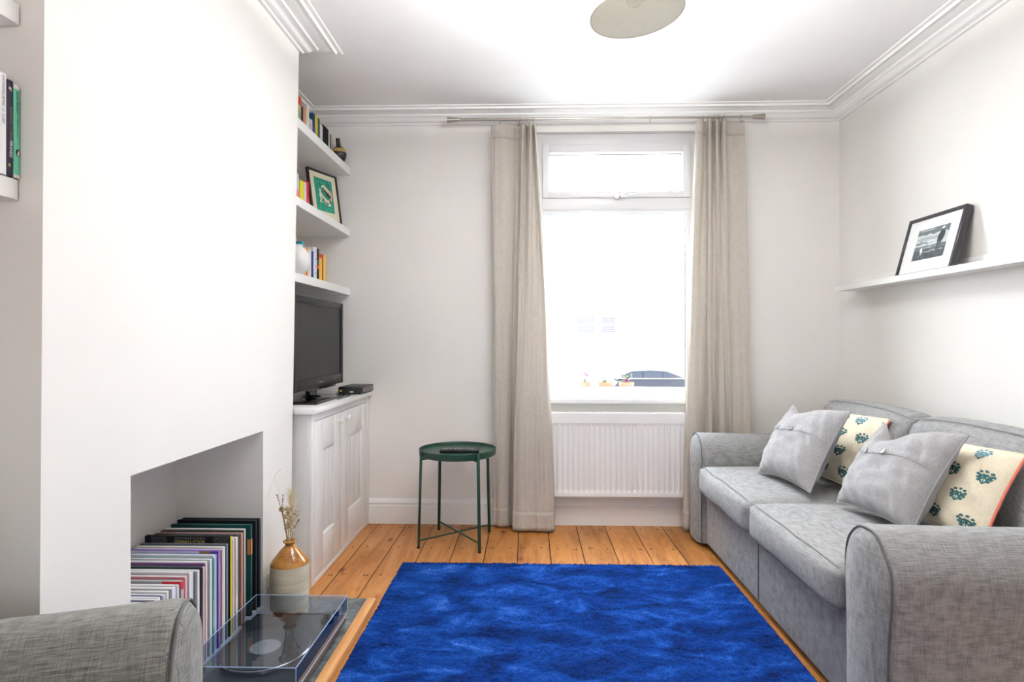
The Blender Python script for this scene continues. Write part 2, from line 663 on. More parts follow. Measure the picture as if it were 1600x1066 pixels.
# lever handle on the opening light
p = at_y(972, 307, YW - .06)
m = MB()
m.box((p.x - .045, YW - .056, p.z - .011), (p.x + .005, YW - .046, p.z + .011), 0, .003)
m.tube([(p.x - .012, YW - .055, p.z), (p.x - .01, YW - .085, p.z + .002)], .008, 10)
m.tube([(p.x - .012, YW - .085, p.z), (p.x + .03, YW - .092, p.z + .014), (p.x + .075, YW - .088, p.z + .016)], [.008, .0075, .005], 10)
m.build('handle', CHROME, cas)
MB().box((WX0 - .03, YB - .045, WZ0 - .03), (WX1 + .03, YW - .03, WZ0), 0, .006).build('sill', TRIM, win)
MB().box((WX0, YW + .05, WZ0 - .05), (WX1, YB + .36, WZ0 - .012), 0, .004).build('outer_sill', paint('stone', (.7, .68, .64), .8), win)

# ------------------------------------------------------------------ outside
GZ = -1.57
struct(MB().box((-40, YB + .28, GZ - .3), (60, 70, GZ)), 'street', paint('pale paving', (.62, .61, .6), .9))


def house():
    t_ = thing('house', 'white house across the street with slatted blinds in its windows', 'house', (4, 34, GZ))
    wl = paint('render', (.8, .79, .77), .9)
    MB().box((-9, 0, 0), (12, 8, 5.6)).build('wall', wl, t_)
    MB().add([(-9.4, -.4, 5.6), (12.4, -.4, 5.6), (12.4, 8.4, 5.6), (-9.4, 8.4, 5.6), (-9.4, 4, 8.4), (12.4, 4, 8.4)],
             [(0, 1, 5, 4), (2, 3, 4, 5), (0, 4, 3), (1, 2, 5), (0, 3, 2, 1)]).build('roof', paint('pale roof', (.6, .57, .55), .9), t_)
    gl = mat('blind shade', (.135, .13, .17), .5)
    for (px0, px1) in ((902, 928), (939, 961)):
        a = at_y(px0, 494, 33.9) - Vector((4, 34, GZ))
        b = at_y(px1, 521, 33.9) - Vector((4, 34, GZ))
        x0, x1, z1, z0 = a.x, b.x, a.z, b.z
        m_ = MB()
        m_.box((x0 - .1, -.09, z0 - .12), (x0, .0, z1 + .1)); m_.box((x1, -.09, z0 - .12), (x1 + .1, .0, z1 + .1))
        m_.box((x0, -.09, z1), (x1, .0, z1 + .1)); m_.box((x0 - .14, -.16, z0 - .12), (x1 + .14, .0, z0))
        m_.box((x0, -.08, (z0 + z1) / 2 - .04), (x1, .0, (z0 + z1) / 2 + .06))
        w_ = m_.build('window', UPVC, t_)
        MB().box((x0, -.02, z0), (x1, -.005, z1)).build('pane', gl, w_)
        m_ = MB()
        for k in range(9):
            zz = z0 + (z1 - z0) * (k + .5) / 9
            m_.box((x0, -.045, zz - .016), (x1, -.025, zz + .016))
        m_.build('blind', plain((.8, .8, .8)), w_)
    m_ = MB().box((-1.2, -.03, 0), (-.2, .0, 2.1), 0, .01)
    m_.build('door', plain((.7, .7, .72)), t_)


house()


def car():
    y0 = 25.2
    X0 = at_y(957, 590, y0).x
    t_ = thing('car', 'dark parked car seen through the bottom right of the window', 'car', (X0, y0, GZ))
    body = [(0, .3), (.04, .75), (.25, 1.02), (.9, 1.11), (3.3, 1.13), (4.1, 1.0), (4.28, .65), (4.2, .28), (3.75, .25), (.5, .25)]
    cabin = [(.2, 1.05), (.55, 1.32), (.85, 1.44), (1.6, 1.48), (2.3, 1.44), (3.05, 1.16), (3.15, 1.05)]
    Mx = basis((1, 0, 0), (0, 0, 1), (0, -1, 0), (0, 1.75, 0))
    pm = mat('car paint', (.03, .035, .05), .3, 0.0)
    MB().prism(body, 0, 1.75, Mx, 0, .05, 3).build('body', pm, t_)
    MB().prism(cabin, .14, 1.61, Mx, 0, .05, 3).build('cabin', pm, t_)
    g = mat('car glass', (.04, .05, .08), .05)
    gm = MB()
    for poly in ([(.50, 1.16), (.68, 1.31), (.92, 1.40), (1.25, 1.42), (1.25, 1.16)], [(1.32, 1.16), (1.32, 1.42), (1.7, 1.43), (2.1, 1.41), (2.1, 1.16)], [(2.16, 1.16), (2.16, 1.40), (2.3, 1.385), (2.82, 1.18)]):
        gm.prism(poly, 1.60, 1.625, Mx)
    gm.build('side_window', g, t_)
    MB().box((.3, -.012, 1.115), (3.2, .03, 1.15), 0, .005).build('belt_strip', CHROME, t_)
    for x in (.8, 3.45):
        for yy in (.02, 1.55):
            Mw = basis((1, 0, 0), (0, 0, 1), (0, 1, 0), (x, yy, .31))
            w = MB().lathe([(.2, 0), (.29, .01), (.31, .04), (.31, .16), (.29, .19), (.2, .2)], 24, 0, Mw).build('wheel', plain((.02, .02, .02)), t_)
            MB().lathe([(.02, -.012), (.19, -.006), (.2, .01)], 20, 0, Mw).build('hub_cap', CHROME, w)
    for a in (.1, 1.3):
        MB().box((4.12, a, .6), (4.27, a + .35, .74), 0, .03).build('headlight', PAPER, t_)
        MB().box((-.01, a + .02, .62), (.12, a + .32, .8), 0, .03).build('tail_light', plain((.4, .02, .02)), t_)


car()
TERRA = mat('terracotta', (.46, .19, .12), .8)
LEAF = mat('leaf green', (.07, .16, .03), .6)
MAG = mat('magenta petals', (.38, .03, .30), .6)


def leaf(m, p, d, L, W, mi=0, droop=.3):
    p, d = Vector(p), Vector(d).normalized()
    sd = d.cross(Vector((0, 0, 1)))
    if sd.length < .05: sd = Vector((1, 0, 0))
    sd.normalize()
    up = sd.cross(d)
    vs, fs = [], []
    n = 5
    for i in range(n + 1):
        s_ = i / n
        w = W * math.sin(PI * min(.97, s_ * .92 + .06)) * .5
        c = p + d * L * s_ + Vector((0, 0, -droop * L * s_ * s_))
        vs += [c - sd * w + up * w * .3, c, c + sd * w + up * w * .3]
    for i in range(n):
        a = i * 3
        fs += [(a, a + 1, a + 4, a + 3), (a + 1, a + 2, a + 5, a + 4)]
    m.add(vs, fs, mi, True)


def pot(px, label, kind):
    x = at_y(px, 600, 3.905).x
    zs = WZ0 - .012
    t_ = thing('flower_pot', label, 'flower pot', (x, 3.905, zs), 0, 'pots on the outer window sill')
    MB().lathe([(.030, 0), (.033, .004), (.041, .075), (.047, .076), (.048, .098), (.044, .099), (.040, .08), (.0, .08)], 28, 0).build('pot', TERRA, t_)
    m_ = MB()
    rnd = random.Random(px)
    k = {'sparse': 5, 'sprig': 7, 'leafy': 16}[kind]
    for i in range(k):
        a = rnd.uniform(0, 2 * PI)
        hgt = rnd.uniform(.0, .05) if kind != 'sparse' else rnd.uniform(0, .02)
        m_.tube([(0, 0, .08), (.012 * math.cos(a), .012 * math.sin(a), .1 + hgt)], .0015, 6)
        leaf(m_, (.012 * math.cos(a), .012 * math.sin(a), .095 + hgt), (math.cos(a), math.sin(a), .5), rnd.uniform(.03, .05), .024)
    if kind != 'leafy':
        m_.tube([(0, 0, .08), (.004, 0, .12), (-.006, 0, .15)], .0016, 6)
    m_.build('foliage', LEAF, t_)
    spots = {'sparse': [(.006, .0, .152), (.02, 0, .143)], 'sprig': [(-.02, 0, .142), (.02, 0, .138)], 'leafy': [(-.006, -.03, .112)]}[kind]
    f = MB()
    for q in spots:
        r_ = .010 if kind != 'sprig' else .004
        f.tube([(0, 0, .1), q], .0012, 6, 1)
        for j in range(5):
            a = j * 2 * PI / 5
            leaf(f, q, (math.cos(a), -.6, math.sin(a)), r_ * 1.5, r_ * 1.2, 0, 0)
    f.build('flower', [MAG, LEAF], t_)


pot(912.5, 'terracotta pot with one magenta bloom, outside the glass, nearest the left curtain', 'sparse')
pot(945, 'terracotta pot with sparse sprigs, middle of three outside the window', 'sprig')
pot(979, 'terracotta pot with bushy leaves outside the window, in front of the parked car', 'leafy')
# ------------------------------------------------------------------ sofa and armchair
def arm(parent, fabric, x0, x1, y0, y1, z0, top, sgn_out, name='arm'):
    """upholstered arm running along local x (front at x0), rounded over the top, bulging outwards (sgn_out = +1/-1 in y)"""
    w = y1 - y0
    c = (y0 + y1) / 2
    s = sgn_out
    half = w / 2
    # outline in (y, z), from inner foot over the top to outer foot
    pr = [(-half + .012, z0), (-half + .012, z0 + .2), (-half + .010, top - .22), (-half + .004, top - .13), (-half + .018, top - .06),
          (-half + .065, top - .012), (-half + .11, top), (-half + .16, top - .006), (half - .035, top - .04), (half - .004, top - .095), (half, top - .17),
          (half - .014, top - .3), (half - .02, z0 + .1), (half - .02, z0)]
    prof = catmull(pr, 44)
    m = MB()
    nx = 14

    def f(u, v):
        q = prof[min(int(round(u * 43)), 43)]
        # plump ends: the outline shrinks a little at the front and back edge
        e = 0.0
        d = min(v, 1 - v) * (x1 - x0)
        rr = .022
        if abs(d) < rr:
            e = rr - math.sqrt(max(0, rr * rr - (rr - abs(d)) ** 2))
        yy = q[0] * (1 - e / half * .9)
        zz = q[1] - (e if q[1] > z0 + .05 else 0) * .8
        sag = -.006 * math.sin(PI * v) if q[1] > top - .1 else 0
        return (x0 + (x1 - x0) * v, c + s * yy, zz + sag)
    vv = [0, .006, .012, .02, .03] + [.03 + .94 * i / 12 for i in range(1, 12)] + [.97, .98, .988, .994, 1]
    vs = [f(i / 43, v) for v in vv for i in range(44)]
    fs = []
    for j in range(len(vv) - 1):
        for i in range(43):
            q = (j * 44 + i, j * 44 + i + 1, (j + 1) * 44 + i + 1, (j + 1) * 44 + i)
            fs.append(q)
        fs.append((j * 44 + 43, j * 44, (j + 1) * 44, (j + 1) * 44 + 43))
    fs.append(tuple(range(43, -1, -1)))
    fs.append(tuple((len(vv) - 1) * 44 + i for i in range(44)))
    b = bmesh.new()
    bv = [b.verts.new(p) for p in vs]
    for q in fs:
        b.faces.new([bv[i] for i in q])
    bmesh.ops.recalc_face_normals(b, faces=b.faces)
    a = MB().bm(b, 0, True).build(name, fabric, parent, angle=60)
    # padded front facing and the piping round it
    pts = [(x0 - .0, c + s * q[0] * .985, z0 + (q[1] - z0) * .99) for q in prof]
    front = MB()
    ins = [(q[0] * .94, z0 + (q[1] - z0) * .985) for q in prof]
    n = len(ins)
    vs = [(x0 + .002, c + s * y, z) for y, z in ins]
    mid = [(x0 - .014, c + s * y * .8, z0 + (z - z0) * .97) for y, z in ins]
    ctr = [(x0 - .02, c + s * y * .2, z0 + (z - z0) * .9) for y, z in ins]
    fs = [(i, i + 1, n + i + 1, n + i) for i in range(n - 1)] + [(n + i, n + i + 1, 2 * n + i + 1, 2 * n + i) for i in range(n - 1)] + [tuple(2 * n + i for i in range(n))]
    b = bmesh.new()
    bv = [b.verts.new(p) for p in vs + mid + ctr]
    for q in fs:
        b.faces.new([bv[i] for i in q])
    bmesh.ops.recalc_face_normals(b, faces=b.faces)
    front.bm(b, 0, True)
    front.build('front_facing', fabric, a, angle=70)
    MB().tube([(p[0] + .001, p[1], p[2]) for p in pts], .0032, 8).build('piping', PIPING, a)
    return a


def seat_cushion(parent, fabric, x0, x1, y0, y1, z0, z1, crown=.02, name='seat_cushion', seed=0):
    """boxed cushion with soft edges; seams of piping along the top and bottom front edge"""
    cx, cy, cz = (x0 + x1) / 2, (y0 + y1) / 2, (z0 + z1) / 2
    hx, hy, hz = (x1 - x0) / 2, (y1 - y0) / 2, (z1 - z0) / 2
    b = bmesh.new()
    bmesh.ops.create_cube(b, size=2.0)
    bmesh.ops.subdivide_edges(b, edges=b.edges[:], cuts=15, use_grid_fill=True)
    r = .035

    def place(p):
        x, y, z = p
        q = Vector((x * hx, y * hy, z * hz))
        lim = Vector((hx - r, hy - r, hz - r * .9))
        core = Vector((max(-lim.x, min(lim.x, q.x)), max(-lim.y, min(lim.y, q.y)), max(-lim.z, min(lim.z, q.z))))
        d = q - core
        if d.length > 1e-6:
            d = d.normalized() * r
        q = core + d
        plump = (1 - x * x) * (1 - y * y)
        q.z += (crown if z > 0 else -.004) * plump * abs(z)
        q.x += -.016 * (1 - y * y) * (1 - z * z) * (1 if x < -.5 else 0)
        q.y += .012 * (1 - x * x) * (1 - z * z) * (1 if y > 0 else -1) * abs(y) ** 3
        w = nz(q.x * 5 + seed * 9, q.y * 5, q.z * 4) * .006 + nz(q.x * 13 + seed, q.y * 11, q.z * 9) * .002
        q.z += w
        q.x += w * .6
        return Vector((cx, cy, cz)) + q
    for v in b.verts:
        v.co = place(v.co)
    o = MB().bm(b, 0, True).build(name, fabric, parent, angle=80)

    top = []
    bot = []
    side = []
    for i in range(33):
        y = -.93 + 1.86 * i / 32
        p = place(Vector((-.93, y, 1)))
        top.append(p + Vector((-.002, 0, .001)))
        p = place(Vector((-.955, y, -.96)))
        bot.append(p + Vector((-.003, 0, -.001)))
    for i in range(17):
        x = -.93 + 1.8 * i / 16
        side.append(place(Vector((x, -.955, 1))) + Vector((0, -.001, .001)))
    MB().tube(top, .0017, 6).build('piping', SEAM, o)
    MB().tube(bot, .0017, 6).build('piping', SEAM, o)
    return o


def make_sofa():
    x0, x1, ya, yb = .968, 1.875, 1.589, 3.535
    t_ = thing('sofa', 'two-seater sofa in grey linen weave along the right wall under the ledge', 'sofa', (1.42, 2.54, .0))
    L = lambda m, n, mt, p=None: m.build(n, mt, p or t_, world=True)
    o = Vector((1.42, 2.54, 0))
    ar = .235
    arm(t_, SOFA, x0 - .015 - o.x, x1 - .03 - o.x, ya - o.y, ya + ar - o.y, .022, .618, -1)
    arm(t_, SOFA, x0 - .015 - o.x, x1 - .03 - o.x, yb - ar - o.y, yb - o.y, .022, .618, 1)
    # base panel
    m = MB()
    m.box((x0 + .010, ya + ar - .015, .022), (x1 - .02, yb - ar + .015, .315), 0, .014, 3)
    base = L(m, 'base', SOFA)
    m = MB()
    m.tube([(x0 + .009, 2.56, .04), (x0 + .009, 2.56, .30)], .0025, 6)
    L(m, 'seam', PIPING, base)
    m = MB()
    ym = 2.56
    c1 = seat_cushion(t_, SOFA, .925 - o.x, 1.56 - o.x, ya + ar + .004 - o.y, ym - .002 - o.y, .312, .452, .022, seed=1)
    c2 = seat_cushion(t_, SOFA, .925 - o.x, 1.56 - o.x, ym + .002 - o.y, yb - ar - .004 - o.y, .312, .452, .022, seed=2)
    # back frame
    m = MB()
    xs = 1.70
    m.prism([(1.74, .1), (1.795, .70), (1.805, .735), (1.845, .735), (1.86, .70), (1.868, .06), (1.74, .06)], ya + .05, yb - .05,
            basis((1, 0, 0), (0, 0, 1), (0, -1, 0), (0, ya + yb, 0)), 0, .02, 3)
    L(m, 'back_frame', SOFA)
    # two loose back cushions, leaning
    for k, (y0, y1) in enumerate(((ya + ar + .006, ym - .004), (ym + .004, yb - ar - .006))):
        bm_ = bmesh.new()
        bmesh.ops.create_cube(bm_, size=2.0)
        bmesh.ops.subdivide_edges(bm_, edges=bm_.edges[:], cuts=13, use_grid_fill=True)
        for v in bm_.verts:
            x, y, z = v.co
            h = (z + 1) / 2
            round_ = 1 - .10 * abs(z) ** 6 * abs(y) ** 4
            thick = .088 * (1 - .30 * z ** 6) * (1 - .2 * y ** 8) + .02 * (1 - y * y) * (1 - z * z)
            X = 1.600 + .085 * h + x * thick
            Y = (y0 + y1) / 2 + y * (y1 - y0) / 2 * (1 - .012 * z ** 4) * (1 - .012 * abs(x) ** 4)
            Z = .455 + h * .372 - .015 * abs(x) ** 4 * (z > .9) - .010 * abs(y) ** 7 * (z > 0) + .014 * (1 - y * y) * max(0, z) 
            w = nz(X * 6, Y * 5 + k * 3, Z * 6) * .008 + nz(X * 17, Y * 16 + k * 5, Z * 15) * .0025
            v.co = Vector((X + w, Y, Z + w * .7)) - o
        cu = MB().bm(bm_, 0, True).build('back_cushion', SOFA, t_, angle=80)
        m = MB()
        m.tube([Vector((1.600 + .085 * .97 - .061, (y0 + y1) / 2 + s_ * (y1 - y0) / 2 * .95, .8205 - .010 * abs(s_) ** 7 + .014 * (1 - s_ * s_))) for s_ in [i / 14 - 1 for i in range(29)]], .0022, 6)
        L(m, 'piping', SEAM, cu)
    for fx in (x0 + .06, x1 - .08):
        for fy in (ya + .08, yb - .08):
            L(MB().lathe([(.018, 0), (.026, .03)], 14, 0, T(fx, fy, 0)), 'leg', plain((.05, .02, .01), .4))
    return t_


make_sofa()


def make_armchair():
    # local frame: front towards -x (turned below), y = width
    w, d = .88, .84
    t_ = thing('armchair', 'grey fabric armchair cut off by the picture at the bottom left, before the alcove', 'armchair')
    ang = R(180 + 17)
    ar = .225
    a1 = arm(t_, CHAIRF, 0, d, 0, ar, .05, .622, 1)           # nearer the window
    a2 = arm(t_, CHAIRF, 0, d, w - ar, w, .05, .622, 1)
    b = MB().box((.03, ar - .014, .05), (d - .02, w - ar + .014, .31), 0, .014, 3).build('base', CHAIRF, t_)
    seat_cushion(t_, CHAIRF, -.02, .6, ar + .004, w - ar - .004, .308, .45, .025, seed=5)
    m = MB().prism([(.58, .1), (.68, .76), (.72, .80), (.80, .80), (.83, .76), (.84, .06), (.58, .06)], .05, w - .05, basis((1, 0, 0), (0, 0, 1), (0, -1, 0), (0, w, 0)), 0, .02, 3)
    m.build('back_frame', CHAIRF, t_)
    seat_cushion(t_, CHAIRF, .48, .68, ar + .006, w - ar - .006, .455, .85, .01, 'back_cushion', 6)
    for fx in (.06, d - .08):
        for fy in (.08, w - .08):
            MB().lathe([(.018, 0), (.026, .055)], 14, 0, T(fx, fy, 0)).build('leg', plain((.05, .02, .01), .4), t_)
    t_.rotation_euler = (0, 0, ang)
    # local (0,0) is the front corner nearest the window
    t_.location = (-.716, 1.275, 0)
    return t_


make_armchair()


# ------------------------------------------------------------------ scatter cushions
def cushion(name, label, group, BL, BR, TL, TR, thick, fabric, pipe_mat, dent=0.0, dent_u=-.2, buttons=False, motif=False, seed=1, pinch=.09):
    BL, BR, TL, TR = map(Vector, (BL, BR, TL, TR))
    ctr = (BL + BR + TL + TR) / 4
    ex = ((BR - BL) + (TR - TL)); ex.normalize()
    ey = ((TL - BL) + (TR - BR)); ey = (ey - ex * ey.dot(ex)).normalized()
    ez = ex.cross(ey)
    a = ((BR - BL).length + (TR - TL).length) / 4
    b = ((TL - BL).length + (TR - BR).length) / 4
    t_ = bpy.data.objects.new(name, None)
    C.objects.link(t_)
    tag(t_, label, 'cushion', group)
    t_.matrix_world = basis(ex, ey, ez, ctr)
    N = 57

    def S(u, v, side, off=0.0):
        pu = 1 - pinch * (1 - v * v) * abs(u) ** 2
        pv = 1 - pinch * (1 - u * u) * abs(v) ** 2
        x, y = a * u * pu, b * v * pv
        d = 0
        if dent:
            d = dent * math.exp(-((u - dent_u) / .42) ** 2) * max(0, (v + .45) / 1.45) ** 2.2
            y -= d
        au, av = max(0, 1 - abs(u) ** 2.4), max(0, 1 - abs(v) ** 2.4)
        z = thick * (au * av) ** .55 * (1 - .15 * v)
        z *= 1 + .5 * d / .1 * max(0, 1 - abs(v - .2))
        wr = nz(x * 7 + seed * 13, y * 7, seed) * .015 + nz(x * 16 + seed * 3, y * 22, seed * 2) * .008
        # creases running in from the corners and along the edges
        wr += (.011 if buttons else .006) * math.sin(30 * (u * .6 + v * .35) + seed + 3 * nz(x * 5, y * 5, 9.1)) * (1 - au * av) * (au * av) ** .4
        wr *= (au * av) ** .3
        z = z + wr
        if buttons and side > 0:
            line = .17 + .03 * math.sin(u * 3)
            z += .004 * (1 / (1 + math.exp(-(v - line) * 70))) * (au * av) ** .3
        z += off
        bend = -.015 * u * u
        return Vector((x, y, side * z + bend))

    m = MB()
    m.grid(lambda i, j: S(2 * i - 1, 2 * j - 1, 1), N, N)
    m.grid(lambda i, j: S(2 * i - 1, 2 * j - 1, -1), N, N, flip=True)
    mats = [fabric]
    if motif:
        mats += [TEALP, TEALL]
        rnd = random.Random(seed)
        rows = 4
        for r_ in range(rows):
            for c_ in range(4):
                u0 = -.78 + .52 * c_ + (.26 if r_ % 2 else 0) - .04
                v0 = -.75 + .5 * r_
                if abs(u0) > .92: continue
                spots = []
                for k in range(5): spots.append((.115 * math.cos(PI * (k / 4)) , .10 + .085 * math.sin(PI * k / 4)))
                for k in range(4): spots.append((-.07 + .047 * k, .075 + .02 * (k in (1, 2))))
                spots += [(-.10, .03), (.10, .03), (-.05, .02), (.05, .02), (0, .045), (-.075, -.03), (.075, -.03)]
                for (du, dv) in spots:
                    du *= .95 ; dv *= .95
                    for pet in range(5):
                        an = pet * 2 * PI / 5 + rnd.random()
                        rr = .021
                        cu_, cv_ = u0 + du + rr * .8 * math.cos(an), v0 + dv + rr * .8 * math.sin(an)
                        if max(abs(cu_), abs(cv_)) > .965: continue
                        pl = [S(cu_ + rr * .72 * math.cos(q * PI / 3), cv_ + rr * .72 * math.sin(q * PI / 3), 1, .0012) for q in range(6)]
                        m.add(pl, [tuple(range(6))], 1 if (v0 + dv) < .45 else 2, True)
                for (du, dv) in ((-.09, .06), (0, .09), (.09, .06), (-.07, -.02), (.07, -.02)):
                    pts = []
                    p0 = Vector((u0, v0 - .10)); p1 = Vector((u0 + du, v0 + dv))
                    dd = (p1 - p0); nn = Vector((-dd.y, dd.x)).normalized() * .008
                    q = [p0 - nn, p0 + nn, p1 + nn * .6, p1 - nn * .6]
                    if max(max(abs(w_.x), abs(w_.y)) for w_ in q) > .96: continue
                    steps = 4
                    vs = []
                    for s_ in range(steps + 1):
                        f_ = s_ / steps
                        l_ = q[0].lerp(q[3], f_); r2 = q[1].lerp(q[2], f_)
                        vs += [S(l_.x, l_.y, 1, .0012), S(r2.x, r2.y, 1, .0012)]
                    m.add(vs, [(2 * s_, 2 * s_ + 1, 2 * s_ + 3, 2 * s_ + 2) for s_ in range(steps)], 1, True)
    cov = m.build('cover', mats, t_, angle=80)
    loop = []
    for k in range(40): loop.append(S(-1 + 2 * k / 40, -1, 0))
    for k in range(40): loop.append(S(1, -1 + 2 * k / 40, 0))
    for k in range(40): loop.append(S(1 - 2 * k / 40, 1, 0))
    for k in range(40): loop.append(S(-1, 1 - 2 * k / 40, 0))
    if pipe_mat is CORAL:            # coral cord down the two sides, plain seams head and foot
        MB().tube(loop[39:81], .0044, 6).build('side_piping', CORAL, t_)
        MB().tube(loop[119:] + loop[:1], .0044, 6).build('side_piping', CORAL, t_)
        MB().tube(loop[81:119], .003, 6).build('seam', fabric, t_)
        MB().tube(loop[1:39], .003, 6).build('seam', fabric, t_)
    else:
        MB().tube(loop, .003, 6, closed=True).build('piping', pipe_mat, t_)
    if buttons:
        for u in (-.74, -.38, .06):
            v = .225 + .02 * math.sin(u * 3)
            p = S(u, v, 1)
            du = (S(u + .02, v, 1) - S(u - .02, v, 1)).normalized()
            dv = (S(u, v + .02, 1) - S(u, v - .02, 1))
            n_ = du.cross(dv).normalized()
            M = basis(du, n_.cross(du), n_, p + n_ * .001)
            MB().lathe([(.011, 0), (.0115, .002), (.010, .0042), (.0075, .0040), (.0065, .0028), (.0, .0028)], 18, 0, M).build('button', BUTTON, t_)
        m = MB()
        m.tube([S(-.93 + 1.86 * k / 30, .17 + .03 * math.sin((-.93 + 1.86 * k / 30) * 3), 1, .0012) for k in range(31)], .0013, 5)
        m.build('flap_edge', fabric, t_)
    return t_


G1, G2 = 'grey buttoned cushions on the sofa', 'cream floral cushions on the sofa'
cushion('cushion', 'grey buttoned cushion at the window end of the sofa', G1, (1.125, 3.055, .494), (1.20, 2.60, .494), (1.345, 3.03, .82), (1.36, 2.57, .850),
        .075, CHAM, CHAM, .045, -.35, True, seed=1)
cushion('cushion', 'cream cushion with teal flowers tucked behind the buttoned cushion by the window', G2, (1.355, 3.11, .497), (1.385, 2.64, .497), (1.52, 3.10, .785), (1.575, 2.63, .81),
        .045, CREAMF, CORAL, .0, 0, False, True, seed=2, pinch=.06)
cushion('cushion', 'grey buttoned cushion with a deep dent in its top, by the near sofa arm', G1, (1.215, 2.47, .508), (1.255, 2.02, .510), (1.425, 2.39, .82), (1.445, 1.995, .835),
        .075, CHAM, CHAM, .085, -.3, True, seed=3)
cushion('cushion', 'cream cushion with teal flowers in the sofa corner by the near arm', G2, (1.383, 2.35, .497), (1.393, 1.905, .507), (1.518, 2.34, .780), (1.552, 1.89, .79),
        .043, CREAMF, CORAL, .0, 0, False, True, seed=4, pinch=.06)


# ------------------------------------------------------------------ rug
def rug():
    x0, x1, y0, y1 = -.643, .960, .70, 3.015
    st = .0066
    nu, nv = int((x1 - x0) / st), int((y1 - y0) / st)
    rng = np.random.default_rng(5)
    X, Y = np.meshgrid(np.linspace(x0, x1, nu), np.linspace(y0, y1, nv))
    Z = .017 + rng.uniform(-.004, .004, X.shape)
    # slow swell of the pile
    k = np.array([[.05, .25, .05]])
    X = X + rng.uniform(-.0022, .0022, X.shape)
    Y = Y + rng.uniform(-.0022, .0022, X.shape)
    e = np.minimum(np.minimum(X - x0, x1 - X), np.minimum(Y - y0, y1 - Y))
    Z = np.where(e < .012, np.maximum(.003, Z * np.clip((e + .004) / .016, 0, 1) ** .5), Z)
    wob = np.where(e < .01, 1.0, 0.0)
    X = X + wob * rng.uniform(-.003, .003, X.shape)
    Y = Y + wob * rng.uniform(-.003, .003, X.shape)
    V = np.stack([X, Y, Z], -1).reshape(-1, 3)
    i, j = np.meshgrid(np.arange(nu - 1), np.arange(nv - 1))
    q = (j * nu + i).reshape(-1)
    F = np.stack([q, q + 1, q + nu + 1, q + nu], -1)
    # underside and edge
    b = len(V)
    low = np.array([[x0 + .004, y0 + .004, .001], [x1 - .004, y0 + .004, .001], [x1 - .004, y1 - .004, .001], [x0 + .004, y1 - .004, .001]])
    V = np.concatenate([V, low])
    me = bpy.data.meshes.new('rug')
    F = F.tolist() + [[b + 3, b + 2, b + 1, b]]
    me.from_pydata(V.tolist(), [], F)
    me.materials.append(RUGM)
    me.polygons.foreach_set('use_smooth', [True] * len(F))
    o = bpy.data.objects.new('rug', me)
    C.objects.link(o)
    tag(o, 'bright royal blue deep-pile rug on the pine boards before the sofa', 'rug')


rug()


# ------------------------------------------------------------------ green tray table with the remote control
def tray_table():
    cx, cy = -.405, 3.385
    t_ = thing('side_table', 'dark green round metal tray table beside the left curtain', 'side table', (cx, cy, 0))
    m = MB()
    m.lathe([(.0, .492), (.205, .492), (.2165, .4985), (.2185, .53), (.2150, .5305), (.2125, .5165), (.206, .5125), (.0, .5125)], 72, cap0=False, cap1=False)
    m.build('tray', GREEN, t_)
    ang = [math.atan2(y - cy, x - cx) for x, y in ((-.596, 3.262), (-.265, 3.195), (-.226, 3.56), (-.556, 3.60))]
    rt, rb = .2225, .238
    feet = []
    for a in ang:
        ca, sa = math.cos(a), math.sin(a)
        feet.append(Vector((rb * ca, rb * sa, .045)))
        m = MB()
        pt, pb = Vector((rt * ca, rt * sa, .528)), Vector((rb * ca, rb * sa, .0))
        ex = Vector((-sa, ca, 0))
        ey = Vector((ca, sa, 0))
        w, d = .0085, .0055
        m.hexa([pb + ex * -w - ey * d, pb + ex * w - ey * d, pb + ex * w + ey * d, pb - ex * w + ey * d,
                pt + ex * -w - ey * d, pt + ex * w - ey * d, pt + ex * w + ey * d, pt - ex * w + ey * d], 0, .003, 2)
        lg = m.build('leg', GREEN, t_)
        m = MB()
        q = Vector((rt * ca, rt * sa, .488))
        m.tube([q - ey * .045, q - ey * .003], .006, 8)
        m.build('bracket', GREEN, lg)
        MB().lathe([(.007, 0), (.009, .004), (.009, .012)], 12, 0, T(pb.x, pb.y, 0)).build('foot_cap', BLACKP, lg)
    for a, b in ((0, 2), (1, 3)):
        z = .006 if a else -.003
        p, q = feet[a] + Vector((0, 0, z)), feet[b] + Vector((0, 0, z))
        MB().tube([p, q], .0052, 8).build('cross_bar', GREEN, t_)
    # remote
    r_ = thing('remote_control', 'black remote control with rows of buttons on the green tray table', 'remote control', (cx + .014, cy - .030, .5130), R(4))
    MB().box((-.110, -.026, 0.0), (.110, .026, .018), 0, .006, 3).build('body', BLACKP, r_)
    gm = plain((.30, .30, .31), .5)
    for i in range(11):
        for j in range(3):
            if i in (3, 7) and j != 1: continue
            MB().box((-.092 + i * .0165, -.018 + j * .014, .0175), (-.083 + i * .0165, -.010 + j * .014, .0205), 0, .001, 1).build('button', gm, r_)


tray_table()


